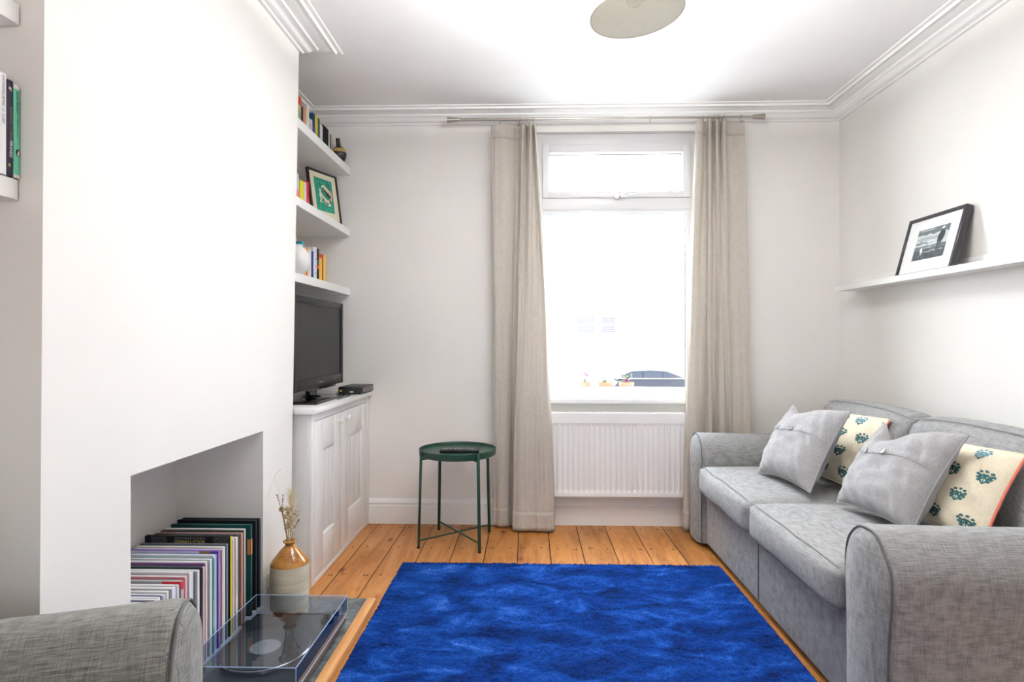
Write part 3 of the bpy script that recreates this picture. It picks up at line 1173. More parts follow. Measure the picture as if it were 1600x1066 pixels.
# ------------------------------------------------------------------ radiator
def radiator():
    x0, x1, z0, z1 = .045, .945, .197, .707
    yf_, yb_ = 3.600, 3.668
    t_ = thing('radiator', 'white ribbed panel radiator under the window', 'radiator', (x0, yb_, z0))
    n = 27
    # pressed front panel: flutes as a height field
    NX, NZ = n * 12 + 1, 26
    ma, mb_ = .022, .045

    def f(u, v):
        x = x0 + .004 + (x1 - x0 - .008) * u
        z = z0 + .004 + (z1 - z0 - .008) * v
        e = max(0, min(1, min(z - z0 - .028, z1 - .062 - z) / .016))
        ph = (x - x0 - ma) / (x1 - x0 - 2 * ma)
        d = 0
        if 0 < ph < 1:
            s_ = (ph * n) % 1
            d = max(0, math.cos((s_ - .5) * 2 * PI) * 1.3 - .15) 
            d = min(d, 1)
        return (x, yf_ - .0 - d * .0 + .0075 * (1 - d) * e, z)
    m = MB()
    zs = [0, .004, .02, .04, .055, .06, .07, .08, .09, .1] + [.1 + .74 * i / 6 for i in range(1, 6)] + [.84, .855, .87, .88, .885, .89, .9, .94, .98, .996, 1]
    vs = [f(i / (NX - 1), v) for v in zs for i in range(NX)]
    fs = [(j * NX + i, j * NX + i + 1, (j + 1) * NX + i + 1, (j + 1) * NX + i) for j in range(len(zs) - 1) for i in range(NX - 1)]
    m.add(vs, fs, 0, True)
    m.box((x0 + .002, yf_ + .0085, z0 + .002), (x1 - .002, yf_ + .02, z1 - .01), 0, .003)
    m.build('front_panel', RADW, t_, world=True)
    for xa, xb in ((x0, x0 + .006), (x1 - .006, x1)):
        MB().box((xa, yf_ - .002, z0), (xb, yb_, z1 - .004), 0, .0025).build('side_panel', RADW, t_, world=True)
    m = MB()
    k = 60
    for i in range(k):
        xx = x0 + .012 + (x1 - x0 - .024) * i / (k - 1)
        m.box((xx - .003, yf_ + .012, z1 - .008), (xx + .003, yb_ - .006, z1 - .001))
    m.box((x0 + .002, yf_ + .001, z1 - .010), (x1 - .002, yf_ + .012, z1 - .001), 0, .002)
    m.box((x0 + .002, yb_ - .01, z1 - .010), (x1 - .002, yb_ - .001, z1 - .001), 0, .002)
    m.build('top_grille', RADW, t_, world=True)
    MB().box((x0 + .004, yb_ - .014, z0 + .01), (x1 - .004, yb_ - .002, z1 - .02)).build('back_panel', RADW, t_, world=True)
    for xx in (x0 + .18, x1 - .18):
        MB().box((xx - .02, yb_ - .002, z0 + .1), (xx + .02, YB - .0005, z1 - .1)).build('wall_bracket', RADW, t_, world=True)
    m = MB()
    for xx, sg in ((x0 - .004, -1), (x1 + .004, 1)):
        m = MB()
        m.tube([(xx - sg * .01, yf_ + .035, z0 + .035), (xx + sg * .035, yf_ + .035, z0 + .035)], .010, 12)
        m.tube([(xx + sg * .035, yf_ + .035, z0 + .05), (xx + sg * .035, yf_ + .035, 0.0)], .0075, 12)
        m.build('pipe', RADW if sg < 0 else plain((.18, .06, .03), .35), t_, world=True)


radiator()


# ------------------------------------------------------------------ curtains and their pole
def curtain(label, top, bot, ztop, zbot, seed, rings):
    t_ = thing('curtain', label, 'curtain', (at_y(top[0][0], 500, 3.6).x, 3.60, zbot), 0, 'linen curtains at the window')
    ns = 150
    P0 = catmull([(at_y(px, 500, y).x, y) for px, y in top], ns)
    P1 = catmull([(at_y(px, 500, y).x, y) for px, y in bot], ns)
    nzv = 60

    def f(u, v):
        i = min(int(round(u * (ns - 1))), ns - 1)
        s_ = v                       # 0 bottom .. 1 top
        k = (1 - s_)
        k2 = 1 - (1 - k) ** 1.6 if k < 1 else 1
        a = .55 * k + .45 * k2
        x = P0[i][0] * (1 - a) + P1[i][0] * a
        y = P0[i][1] * (1 - a) + P1[i][1] * a
        z = zbot + (ztop - zbot) * v
        w = nz(u * 14 + seed * 5, z * 1.1, seed) * .010 * min(1, k * 4) + nz(u * 40 + seed, z * 2.5, seed + 4) * .0035
        y += w
        x += nz(u * 9 + seed, z * 1.7, 7.7 + seed) * .006 * min(1, k * 3)
        if v < .001: z += .006 * nz(u * 6, seed)
        return (x, min(y, 3.672), z)
    m = MB()
    m.grid(f, ns, nzv)
    o = m.build('cloth', CURT, t_, world=True, angle=80)
    sd = o.modifiers.new('thickness', 'SOLIDIFY')
    sd.thickness = .0022
    sd.offset = 0
    # stitched heading and bottom hem, a second thickness of cloth
    for nm, v0, v1 in (('heading', .965, 1.0), ('hem', .0, .045)):
        mm = MB().grid(lambda u, v: tuple(Vector(f(u, v0 + (v1 - v0) * v)) + Vector((0, -.0018, 0))), ns, 6)
        h = mm.build(nm, CURT, t_, world=True, angle=80)
        sd = h.modifiers.new('thickness', 'SOLIDIFY'); sd.thickness = .001; sd.offset = 0
    for px in rings:
        c = at_y(px, 186, 3.60)
        c.z = RODZ - .0086
        MB().tube([(c.x, 3.60 + .019 * math.cos(q * PI / 10), c.z + .019 * math.sin(q * PI / 10)) for q in range(20)], .0018, 6, closed=True).build('ring', STEEL, t_, world=True)
    return t_


RODZ = 2.482
curtain('left linen curtain, falling free to the floorboards beside the green table',
        [(768, 3.60), (776, 3.588), (790, 3.592), (803, 3.622), (810, 3.635), (814, 3.60), (817, 3.572), (821, 3.60), (824, 3.625), (826, 3.59), (829, 3.572), (831, 3.60), (833, 3.622), (835, 3.585), (838, 3.60)],
        [(771, 3.628), (777, 3.61), (786, 3.606), (794, 3.625), (797, 3.655), (802, 3.662), (801, 3.60), (800, 3.555), (806, 3.535), (818, 3.53), (830, 3.54), (842, 3.528), (854, 3.525), (864, 3.54), (868, 3.565)],
        2.449, .014, 1, (780, 807, 817, 823, 828, 834))
curtain('right linen curtain, its foot hidden behind the sofa arm',
        [(1087, 3.60), (1091, 3.575), (1097, 3.58), (1101, 3.615), (1105, 3.60), (1108, 3.572), (1112, 3.59), (1114, 3.625), (1117, 3.60), (1119, 3.57), (1123, 3.585), (1125, 3.62), (1128, 3.59), (1132, 3.572), (1137, 3.61), (1148, 3.618), (1163, 3.605)],
        [(1066, 3.572), (1072, 3.555), (1082, 3.55), (1092, 3.572), (1099, 3.625), (1103, 3.60), (1106, 3.57), (1112, 3.565), (1117, 3.61), (1121, 3.635), (1124, 3.59), (1131, 3.57), (1138, 3.60), (1143, 3.635), (1150, 3.625), (1164, 3.612), (1177, 3.605)],
        2.461, .02, 2, (1098, 1107, 1115, 1131, 1158))
t_ = thing('curtain_pole', 'long thin brushed steel curtain pole above the window', 'curtain pole', (.46, YB, RODZ))
xa, xm, xb = at_y(715, 187, 3.6).x, at_y(975, 187, 3.6).x, at_y(1178, 187, 3.6).x
MB().tube([(xa, 3.6, RODZ), (xm, 3.6, RODZ)], .0085, 14).build('tube', STEEL, t_, world=True)
MB().tube([(xm - .01, 3.6, RODZ), (xb, 3.6, RODZ)], .0066, 14).build('inner_tube', STEEL, t_, world=True)
for x, s_ in ((xa, -1), (xb, 1)):
    M = basis((0, 0, 1), (0, 1, 0), (s_, 0, 0), (x, 3.6, RODZ))
    MB().lathe([(.009, -.01), (.012, 0), (.0135, .018), (.0175, .055), (.0175, .062), (.015, .064)], 24, 0, M).build('finial', STEEL, t_, world=True)
for px in (812, 1123):
    x = at_y(px, 187, 3.6).x
    m = MB()
    m.tube([(x, YB - .001, RODZ - .012), (x, 3.6, RODZ - .012)], .006, 10)
    m.tube([(x, 3.6 + .0115 * math.cos(q * PI / 8), RODZ + .0115 * math.sin(q * PI / 8)) for q in range(16)], .0028, 6, closed=True)
    m.lathe([(.022, 0), (.022, .005), (.012, .007)], 18, 0, basis((1, 0, 0), (0, 0, 1), (0, -1, 0), (x, YB - .0005, RODZ - .012)))
    m.build('bracket', STEEL, t_, world=True)
cx_ = at_y(1016, 187, 3.6).x
o = MB().tube([(cx_, 3.60 + .019 * math.cos(q * PI / 10), RODZ - .0086 + .019 * math.sin(q * PI / 10)) for q in range(20)], .0018, 6, closed=True).build('curtain_ring', STEEL)
tag(o, 'single stray curtain ring on the bare middle of the pole', 'curtain ring')
# ------------------------------------------------------------------ alcove cabinet
KNOBM = mat('white china', (.85, .85, .84), .2)


def cabinet():
    ya, yb = 2.7155, 3.7035
    xf = -1.0
    t_ = thing('cabinet', 'white built-in cupboard with two panelled doors in the alcove under the television', 'cupboard', (xf, ya, 0))
    B = lambda m, n, mt, p=None: m.build(n, mt, p or t_, world=True)
    zt = .803
    m = MB()
    m.box((XL + .001, ya, .001), (xf - .022, yb, zt - .001))
    # face frame
    d = [(2.758, 3.150), (3.158, 3.655)]
    m.box((xf - .023, ya, .001), (xf, d[0][0] - .003, zt - .001), 0, .002)
    m.box((xf - .023, d[1][1] + .003, .001), (xf, yb, zt - .001), 0, .002)
    m.box((xf - .023, d[0][0] - .004, .764), (xf - .0003, d[1][1] + .004, zt - .001), 0, .0015)
    m.box((xf - .023, d[0][0] - .004, .001), (xf - .0003, d[1][1] + .004, .024), 0, .0015)
    B(m, 'body', TRIM)
    m = MB().box((XL + .001, ya - .012, zt), (xf + .025, yb, .829), 0, .004)
    m.box((BX + .002, ya - .03, zt), (xf + .025, ya - .0115, .829), 0, .004)
    B(m, 'top', TRIM)
    for k, (a, b) in enumerate(d):
        m = MB()
        z0, z1 = .027, .761
        st, tr, br = .115, .148, .168
        x0, x1 = xf - .02, xf - .001
        m.box((x0, a, z0), (x1, a + st, z1), 0, .0015)
        m.box((x0, b - st, z0), (x1, b, z1), 0, .0015)
        m.box((x0, a + st - .002, z1 - tr), (x1 - .0004, b - st + .002, z1), 0, .0015)
        m.box((x0, a + st - .002, z0), (x1 - .0004, b - st + .002, z0 + br), 0, .0015)
        # tongue and groove boards in the panel
        w = (b - a - 2 * st) / 3
        for q in range(3):
            m.box((x0, a + st + q * w + .0015, z0 + br - .01), (x1 - .009, a + st + (q + 1) * w - .0015, z1 - tr + .01), 0, .002)
        # sloping sill moulding at the foot and head of the panel
        for zz, s_ in ((z0 + br, 1), (z1 - tr, -1)):
            m.add([(x1 - .001, a + st, zz), (x1 - .001, b - st, zz), (x1 - .009, b - st, zz + s_ * .010), (x1 - .009, a + st, zz + s_ * .010)], [(0, 1, 2, 3) if s_ > 0 else (3, 2, 1, 0)], 0)
        dr = B(m, 'door', TRIM)
        yk = 3.096 if k == 0 else 3.232
        M = basis((0, 1, 0), (0, 0, 1), (1, 0, 0), (x1, yk, .722))
        B(MB().lathe([(.006, 0), (.0055, .008), (.009, .012), (.0145, .018), (.0155, .024), (.0125, .030), (.006, .0325), (0, .033)], 24, 0, M), 'knob', KNOBM, dr)


cabinet()

# ------------------------------------------------------------------ alcove shelves
SH = {'A': (2.228, .050), 'B': (1.841, .045), 'C': (1.470, .044)}
SHX = -1.119
for k, (zt, th) in SH.items():
    o = MB().box((XL + .001, yf(zt) + .003, zt - th), (SHX, YB - .001, zt), 0, .002, 1).build('shelf', SHELFW)
    tag(o, {'A': 'white floating shelf, topmost of three in the alcove, just under the cornice',
            'B': 'white floating shelf holding the green framed print, middle of three in the alcove',
            'C': 'white floating shelf directly above the television'}[k], 'shelf', 'floating shelves in the alcoves')
NSH = -1.124
for zt, lab in ((1.883, 'white floating shelf in the near alcove, above the three books'), (1.496, 'white floating shelf in the near alcove carrying three books')):
    o = MB().box((XL + .001, .45, zt - .047), (NSH, yn(zt) - .003, zt), 0, .002, 1).build('shelf', SHELFW)
    tag(o, lab, 'shelf', 'floating shelves in the alcoves')


def book(label, group, y0, y1, xs, zs, h, depth, cols, title=None, extra=None):
    """upright book, spine facing +x at xs, between y0 and y1"""
    w = y1 - y0
    t_ = thing('book', label, 'book', (xs, (y0 + y1) / 2, zs), 0, group)
    cov = MB()
    c = min(.0022, w * .2)
    hw = w / 2 - .0003
    cov.box((-depth, -hw, .0), (-.002, -hw + c, h), 0)
    cov.box((-depth, hw - c, .0), (-.002, hw, h), 0)
    # slightly rounded spine
    n = 6
    vs, fs = [], []
    for z in (0, h):
        for i in range(n + 1):
            a = -1 + 2 * i / n
            vs.append((.0 - .002 * a * a, a * hw, z))
    for i in range(n):
        fs.append((i, i + 1, n + 1 + i + 1, n + 1 + i))
    cov.add(vs, fs, 0, True)
    mats = [plain(cols[0], .65, .1)]
    if title:
        for (txt, size, zc, colr, shear, wide) in title:
            mats.append(plain(colr, .6))
            M = basis((0, 0, -1), (0, 1, 0), (1, 0, 0), (.0007, 0, zc))
            cov.text(txt, size, M, len(mats) - 1, 'CENTER', shear, wide)
    for (a, b, zz0, zz1, colr) in (extra or []):
        mats.append(plain(colr, .5))
        vs, fs = [], []
        for z in (zz0 * h, zz1 * h):
            for i in range(n + 1):
                q = a + (b - a) * i / n
                vs.append((.0005 - .002 * q * q, q * hw, z))
        for i in range(n):
            fs.append((i, i + 1, n + 1 + i + 1, n + 1 + i))
        cov.add(vs, fs, len(mats) - 1, True)
    cov.build('cover', mats, t_)
    MB().box((-depth + .003, -hw + c + .0001, .003), (-.0026, hw - c - .0001, h - .003)).build('pages', PAGES, t_)
    return t_


def px_y(px, x):
    return at_x(px, 500, x).y


def zpx(py, px, x):
    return at_x(px, py, x).z


GN = 'books on the near alcove shelf'
sx = -1.1205
book('white-spined book with dark lettering at the picture edge on the near shelf', GN, px_y(-1.5, sx), px_y(11.2, sx), sx, 1.4965, .216, .14, [(.80, .80, .82)],
     [('ANTHONCAMNI  D. SLEEP', .0088, .160, (.08, .08, .1), .1, 1.0)])
book('black-spined book between the white and the mint green spine', GN, px_y(11.6, sx), px_y(21.8, sx), sx, 1.4965, .208, .14, [(.012, .010, .022)],
     [('SUSANNA CLARKE', .0088, .115, (.20, .15, .09), 0, .95), ('PIRANESI', .0098, .060, (.80, .78, .74), .2, .95)],
     [(-.6, .2, .90, .925, (.45, .40, .28)), (-.2, .3, .885, .905, (.35, .3, .22)), (-.7, .0, .10, .13, (.2, .2, .05))])
b_ = book('mint green book with cream tips on its spine, against the chimney breast', GN, px_y(22.2, sx), px_y(32.3, sx), sx, 1.4965, .204, .13, [(.17, .57, .40)],
          [('James Baldwin', .0100, .166, (.02, .06, .04), .25, .85), ("Giovanni's Room", .0068, .111, (.02, .06, .04), .25, .85)],
          [(-1, 1, .955, 1, (.75, .68, .60)), (-1, 1, 0, .035, (.75, .68, .60))])
# oval bird badge near the foot of the spine
m = MB()
M = basis((0, 1, 0), (0, 0, 1), (1, 0, 0), (.0009, 0, .056))
m.flat([(.0052 * math.cos(q * PI / 10), .0078 * math.sin(q * PI / 10)) for q in range(20)], 0, M, 0)
m.flat([(.0030 * math.cos(q * PI / 10) + .0006, .0056 * math.sin(q * PI / 10) - .0006) for q in range(20)], .0002, M, 1)
m.flat([(-.0030, .002), (-.001, .0052), (.001, .0048), (-.0005, .001), (-.0012, -.004), (-.0026, -.0028)], .0004, M, 0)
m.build('spine_badge', [plain((.02, .03, .03)), PAPER], b_)

GA, GB, GC = 'books on the top alcove shelf', 'books on the middle alcove shelf', 'books on the shelf above the television'


def row(group, shelf, xs, items):
    zs = SH[shelf][0] + .0005
    for lab, p0, p1, ptop, depth, cols, extra in items:
        y0, y1 = px_y(p0, xs), px_y(p1, xs)
        pm = (p0 + p1) / 2
        h = zpx(ptop, pm, xs) - zs
        book(lab, group, y0 + .0004, y1 - .0004, xs, zs, h, depth, cols, None, extra)


row(GA, 'A', -1.19, [
    ('tall book with a red top and pale green spine, deepest on the top shelf', 464.2, 471.2, 148, .17, [(.42, .48, .22)], [(-1, 1, .72, .95, (.62, .06, .02)), (-.2, .9, .1, .55, (.2, .35, .2))]),
    ('thin black book with a red foot on the top alcove shelf', 471.3, 474.3, 168, .15, [(.02, .015, .02)], [(-1, 1, 0, .42, (.5, .02, .04))]),
    ('pink-spined paperback on the top alcove shelf', 474.4, 477.7, 167.5, .15, [(.62, .22, .25)], [(-1, 1, 0, .4, (.5, .03, .05))]),
    ('thin lime green book on the top alcove shelf', 477.8, 479.8, 169, .14, [(.48, .50, .10)], None),
    ('tall white book beside the lime green spine on the top shelf', 479.9, 483.6, 164.5, .18, [(.75, .76, .78)], None),
    ('short white paperback left of the blue and yellow book on the top shelf', 484.2, 488.9, 187, .13, [(.66, .66, .70)], [(-1, .2, .3, .8, (.5, .5, .58))]),
    ('large blue book with a yellow flash on its spine, top shelf', 489.4, 500.2, 181.5, .19, [(.02, .06, .14)],
     [(-1, -.3, 0, .55, (.02, .06, .25)), (-.5, .25, .3, 1, (.72, .50, .04)), (.25, 1, .3, 1, (.015, .10, .07)), (-.3, .5, 0, .3, (.45, .04, .06))]),
    ('white book between the blue and the thick black spine on the top shelf', 500.6, 504.6, 195.5, .15, [(.68, .68, .66)], None),
    ('thick black book on the top alcove shelf', 504.9, 513.8, 199, .16, [(.012, .012, .016)], None),
    ('slim white book behind the black jug, beside the thick black spine', 514.0, 515.8, 206, .14, [(.7, .69, .66)], None),
    ('slim black book behind the black jug', 515.9, 517.6, 211, .13, [(.03, .03, .03)], None),
    ('slim cream book behind the black jug, last in the top row', 517.7, 521.4, 211.5, .13, [(.66, .63, .54)], None),
])
row(GB, 'B', -1.19, [
    ('pale blue book with a pink foot on the middle shelf', 463.0, 467.8, 271.5, .16, [(.50, .55, .62)], [(-1, 1, .1, .5, (.68, .22, .30))]),
    ('bright yellow book on the middle alcove shelf', 469.4, 475.4, 282.7, .15, [(.68, .60, .04)], None),
    ('white book between the yellow and the red spine', 475.6, 479.5, 285, .14, [(.66, .66, .70)], None),
    ('red book behind the green framed print', 479.7, 483.2, 284, .14, [(.55, .02, .03)], None),
])
row(GC, 'C', -1.19, [
    ('black-spined book behind the round white vase', 467.6, 472.0, 386, .13, [(.03, .02, .03)], [(-1, 1, 0, .2, (.5, .5, .48))]),
    ('tall teal book with a pale head, above the television', 472.2, 475.4, 377.5, .19, [(.02, .20, .22)], [(-1, 1, .78, 1, (.06, .32, .40))]),
    ('orange book on the shelf above the television', 475.7, 481.6, 387, .15, [(.75, .17, .03)], [(-1, -.4, 0, 1, (.85, .35, .15))]),
    ('cream book between the orange and the navy spine', 481.8, 486.9, 390, .14, [(.70, .68, .55)], None),
    ('navy blue book on the shelf above the television', 487.0, 490.4, 393, .14, [(.015, .03, .20)], None),
    ('white book with dark marks right of the navy spine', 490.5, 495.5, 386.5, .17, [(.72, .72, .76)], [(-.2, 1, .25, .27, (.1, .1, .1)), (-.2, 1, .45, .47, (.1, .1, .1)), (-.2, 1, .65, .67, (.1, .1, .1))]),
    ('black book with a red band on the shelf above the television', 495.7, 499.2, 389, .14, [(.02, .015, .02)], [(-1, 1, .40, .52, (.6, .07, .05)), (-1, 1, .55, .68, (.02, .1, .12))]),
    ('mustard yellow book with a red head', 499.4, 503.6, 397, .13, [(.68, .47, .08)], [(-1, 1, .86, 1, (.55, .04, .02))]),
    ('dark red book between the two yellow spines', 503.8, 505.9, 398, .14, [(.45, .06, .03)], None),
    ('soft yellow book second from the end above the television', 506.0, 509.0, 399, .13, [(.68, .55, .16)], None),
    ('tan paperback last in the row above the television', 509.2, 511.8, 400.5, .12, [(.55, .42, .22)], None),
])

# round white vase, half hidden by the chimney breast
z = SH['C'][0] + .0005
t_ = thing('vase', 'round white vase half hidden behind the chimney breast corner', 'vase', (-1.150, 2.938, z))
MB().lathe([(0, 0), (.026, 0), (.045, .02), (.057, .05), (.060, .075), (.054, .105), (.036, .130), (.022, .140), (.022, .150), (.018, .150), (.018, .138), (0, .136)], 36).build('body', mat('white glaze', (.72, .71, .70), .3), t_)

# black jug
z = SH['A'][0] + .0005
t_ = thing('jug', 'round black glazed jug with a gold band at the end of the top shelf', 'jug', (-1.152, 3.585, z))
JB = mat('black glaze', (.010, .011, .014), .15)
GOLD = mat('gold glaze', (.45, .30, .10), .4)
pr = catmull([(.0, 0), (.022, 0), (.038, .014), (.0455, .042), (.041, .066), (.026, .086), (.014, .094)], 24)
m = MB().lathe(pr, 40, 0)
pb = catmull([(.0452, .052), (.0415, .066), (.034, .077)], 6)
m.lathe([(r + .0006, zz) for r, zz in pb], 40, 1, None, False, False)
m.build('body', [JB, GOLD], t_)
m = MB().tube([(0, -.006, .085), (0, -.016, .105), (0, -.020, .135)], [.014, .0115, .013], 16)
m.build('neck', JB, t_)
m = MB().tube(catmull([(0, -.008, .118), (0, .014, .124), (0, .034, .100), (0, .040, .066)], 16), .0048, 10)
m.build('handle', GOLD, t_)

# ------------------------------------------------------------------ framed pictures


def framed(name, label, M, w, h, fw, depth, fm, mount, pw, ph, pcx, pcy, art, extra_cat='picture frame', proud=.004):
    t_ = bpy.data.objects.new(name, None)
    C.objects.link(t_)
    tag(t_, label, extra_cat)
    t_.matrix_world = M
    m = MB()
    for lo, hi in (((0, 0), (fw, h)), ((w - fw, 0), (w, h)), ((fw - .001, h - fw), (w - fw + .001, h)), ((fw - .001, 0), (w - fw + .001, fw))):
        m.box((lo[0], lo[1], -depth), (hi[0], hi[1], 0), 0, .0015, 1)
    m.box((fw - .002, fw - .002, -depth + .001), (w - fw + .002, h - fw + .002, -depth + .004))
    m.build('frame', fm, t_)
    MB().box((fw - .001, fw - .001, -proud - .006), (w - fw + .001, h - fw + .001, -proud - .003)).build('mount', mount, t_)
    art(t_, pcx, pcy, pw, ph, -proud - .0028)
    MB().box((fw - .001, fw - .001, -proud - .0015), (w - fw + .001, h - fw + .001, -proud)).build('glass', PICGLASS, t_)
    return t_


def beach(t_, cx, cy, w, h, z):
    """black and white beach: sea bands, shingle, a standing man in a dark coat and a white dog"""
    c = [plain(q, .7) for q in ((.62, .66, .67), (.16, .20, .21), (.42, .46, .47), (.05, .065, .07), (.80, .82, .83), (.09, .11, .12))]
    m = MB()
    X = lambda u: cx + (u - .5) * w
    Y = lambda v: cy + (v - .5) * h
    rnd = random.Random(11)

    def band(v0, v1, mi, zz, rough=.02, u0=0, u1=1):
        n = 24
        a, b = [], []
        for i in range(n + 1):
            u = u0 + (u1 - u0) * i / n
            tp = 1 if (u0 == 0 and u1 == 1) else math.sin(PI * i / n) ** .5
            md = (v0 + v1) / 2
            a.append((X(u), Y(max(0, md - (md - v0) * tp + rough * nz(u * 9, v0 * 17)))))
            b.append((X(u), Y(min(1, md + (v1 - md) * tp + rough * nz(u * 9, v1 * 23 + 3)))))
        vs = [(x, y, zz) for x, y in a] + [(x, y, zz) for x, y in b]
        m.add(vs, [(i, i + 1, n + 2 + i, n + 1 + i) for i in range(n)], mi)
    m.add([(X(0), Y(0), z), (X(1), Y(0), z), (X(1), Y(1), z), (X(0), Y(1), z)], [(0, 1, 2, 3)], 0)
    e = .00012
    band(.80, 1.0, 1, z + e, .05); band(.93, .985, 2, z + 2 * e, .03, .0, .6)
    band(.62, .72, 2, z + e, .04, .0, .9); band(.50, .60, 1, z + 2 * e, .05, 0, .55); band(.56, .58, 4, z + 3 * e, .04, .1, .8)
    band(.30, .44, 1, z + e, .03); band(.36, .40, 2, z + 2 * e, .03, .2, .7)
    band(0, .32, 5, z + 2 * e, .03); band(.22, .27, 2, z + 3 * e, .03, .25, .95)
    for k in range(110):
        u, v = rnd.uniform(.02, .97), rnd.uniform(.02, .24)
        r_ = rnd.uniform(.006, .016)
        m.flat([(X(u + r_ * math.cos(q * PI / 3)), Y(v + r_ * .8 * math.sin(q * PI / 3))) for q in range(6)], z + 4 * e, None, rnd.choice((1, 2, 3, 3)))
    man = [(.70, .50), (.69, .60), (.71, .74), (.755, .83), (.80, .86), (.86, .84), (.895, .78), (.90, .66), (.87, .55), (.845, .48)]
    m.flat([(X(u), Y(v)) for u, v in man], z + 5 * e, None, 3)
    for leg in ([(.705, .52), (.76, .52), (.755, .30), (.745, .20), (.695, .185), (.715, .22), (.712, .36)], [(.77, .52), (.845, .52), (.81, .36), (.80, .22), (.805, .20), (.755, .195), (.765, .24)]):
        m.flat([(X(u), Y(v)) for u, v in leg], z + 5 * e, None, 5)
    m.flat([(X(.805 + .035 * math.cos(q * PI / 6)), Y(.905 + .045 * math.sin(q * PI / 6))) for q in range(12)], z + 6 * e, None, 2)
    m.flat([(X(u), Y(v)) for u, v in [(.76, .885), (.86, .905), (.85, .945), (.80, .96), (.765, .93)]], z + 7 * e, None, 4)
    dog = [(.20, .30), (.205, .36), (.24, .40), (.275, .40), (.27, .37), (.29, .30), (.285, .22), (.27, .13), (.262, .13), (.26, .22), (.245, .24), (.235, .16), (.225, .16), (.228, .24)]
    m.flat([(X(u), Y(v)) for u, v in dog], z + 5 * e, None, 4)
    m.build('photograph', c, t_)


tl = math.atan2(.072, .27)
M = basis((0, -1, 0), (math.sin(tl), 0, math.cos(tl)), (-math.cos(tl), 0, math.sin(tl)), (1.7985, 2.982, 1.4470))
framed('framed_photograph', 'black framed beach photograph leaning on the white ledge above the sofa', M, .385, .292, .016, .030, mat('black frame', (.018, .017, .022), .35), PAPER,
       .215, .150, .198, .150, beach)


def abstract(t_, cx, cy, w, h, z):
    c = [plain(q, .7) for q in ((.02, .28, .19), (.015, .16, .14), (.70, .62, .48), (.03, .03, .03), (.62, .36, .28), (.05, .40, .22))]
    m = MB()
    X = lambda u: cx + (u - .5) * w
    Y = lambda v: cy + (v - .5) * h
    m.add([(X(0), Y(0), z), (X(1), Y(0), z), (X(1), Y(1), z), (X(0), Y(1), z)], [(0, 1, 2, 3)], 0)
    rnd = random.Random(4)
    e = .00012
    for k in range(60):
        u, v = rnd.uniform(.05, .93), rnd.choice((rnd.uniform(.03, .22), rnd.uniform(.72, .96), rnd.uniform(.03, .96)))
        a, b = rnd.uniform(.02, .06), rnd.uniform(.015, .035)
        m.flat([(X(u + a * math.cos(q * PI / 4)), Y(v + b * math.sin(q * PI / 4))) for q in range(8)], z + e, None, rnd.choice((1, 1, 5)))

    def stroke(pts, wd, mi, k):
        P = catmull(pts, 26)
        vs = []
        for i, (u, v) in enumerate(P):
            a, b = P[max(i - 1, 0)], P[min(i + 1, 25)]
            d = Vector(((b[0] - a[0]) * w, (b[1] - a[1]) * h)).normalized()
            ww = wd * (.35 + .65 * math.sin(PI * i / 25))
            vs += [(X(u) - d.y * ww, Y(v) + d.x * ww, z + k * e), (X(u) + d.y * ww, Y(v) - d.x * ww, z + k * e)]
        m.add(vs, [(2 * i + 1, 2 * i, 2 * i + 2, 2 * i + 3) for i in range(25)], mi)
    stroke([(.38, .72), (.5, .78), (.68, .70), (.80, .62), (.85, .50)], .009, 2, 2)
    stroke([(.30, .68), (.30, .56), (.38, .46), (.52, .40), (.64, .36)], .007, 2, 2)
    stroke([(.22, .66), (.28, .58), (.26, .46), (.30, .36), (.24, .28), (.36, .26)], .006, 2, 3)
    stroke([(.44, .62), (.52, .65), (.62, .60), (.70, .52)], .006, 3, 4)
    stroke([(.60, .56), (.74, .52), (.86, .48)], .010, 3, 4)
    stroke([(.50, .70), (.62, .66), (.72, .62)], .006, 4, 4)
    stroke([(.74, .62), (.86, .66), (.88, .52), (.84, .38), (.78, .30)], .009, 4, 3)
    stroke([(.50, .40), (.60, .34), (.72, .34), (.76, .24), (.62, .22)], .008, 2, 4)
    stroke([(.44, .34), (.52, .30), (.56, .22)], .006, 4, 3)
    m.flat([(X(.80 + .05 * math.cos(q * PI / 6)), Y(.34 + .05 * math.sin(q * PI / 6))) for q in range(12)], z + 5 * e, None, 3)
    m.build('print', c, t_)


ex = Vector((.388, .921, 0)).normalized()
nh = Vector((ex.y, -ex.x, 0))
tl = R(9)
ey = Vector((0, 0, 1)) * math.cos(tl) - nh * math.sin(tl)
ez = ex.cross(ey)
br = Vector((-1.128, 3.580, 1.8450))
M = basis(ex, ey, ez, br - ex * .245)
framed('framed_print', 'black framed green print leaning on the middle alcove shelf', M, .245, .300, .012, .018, mat('dark frame', (.015, .010, .008), .4), CREAM,
       .150, .200, .1225, .157, abstract)

# picture ledges over the sofa
for (a, b, lab) in ((2.190, 3.522, 'long white picture ledge holding the beach photograph on the right wall'), (.85, 2.182, 'white picture ledge cut by the picture edge, continuing the long ledge')):
    t_ = thing('picture_ledge', lab, 'picture ledge', (XR, (a + b) / 2, 1.43), 0, 'picture ledges on the right wall')
    MB().box((1.793, a, 1.429), (XR - .001, b, 1.4385), 0, .001, 1).build('base', SHELFW, t_, world=True)
    MB().box((1.785, a, 1.427), (1.7935, b, 1.4575), 0, .0015, 1).build('front_lip', SHELFW, t_, world=True)
    MB().box((XR - .011, a, 1.4386), (XR - .0008, b, 1.499), 0, .0015, 1).build('back_strip', SHELFW, t_, world=True)

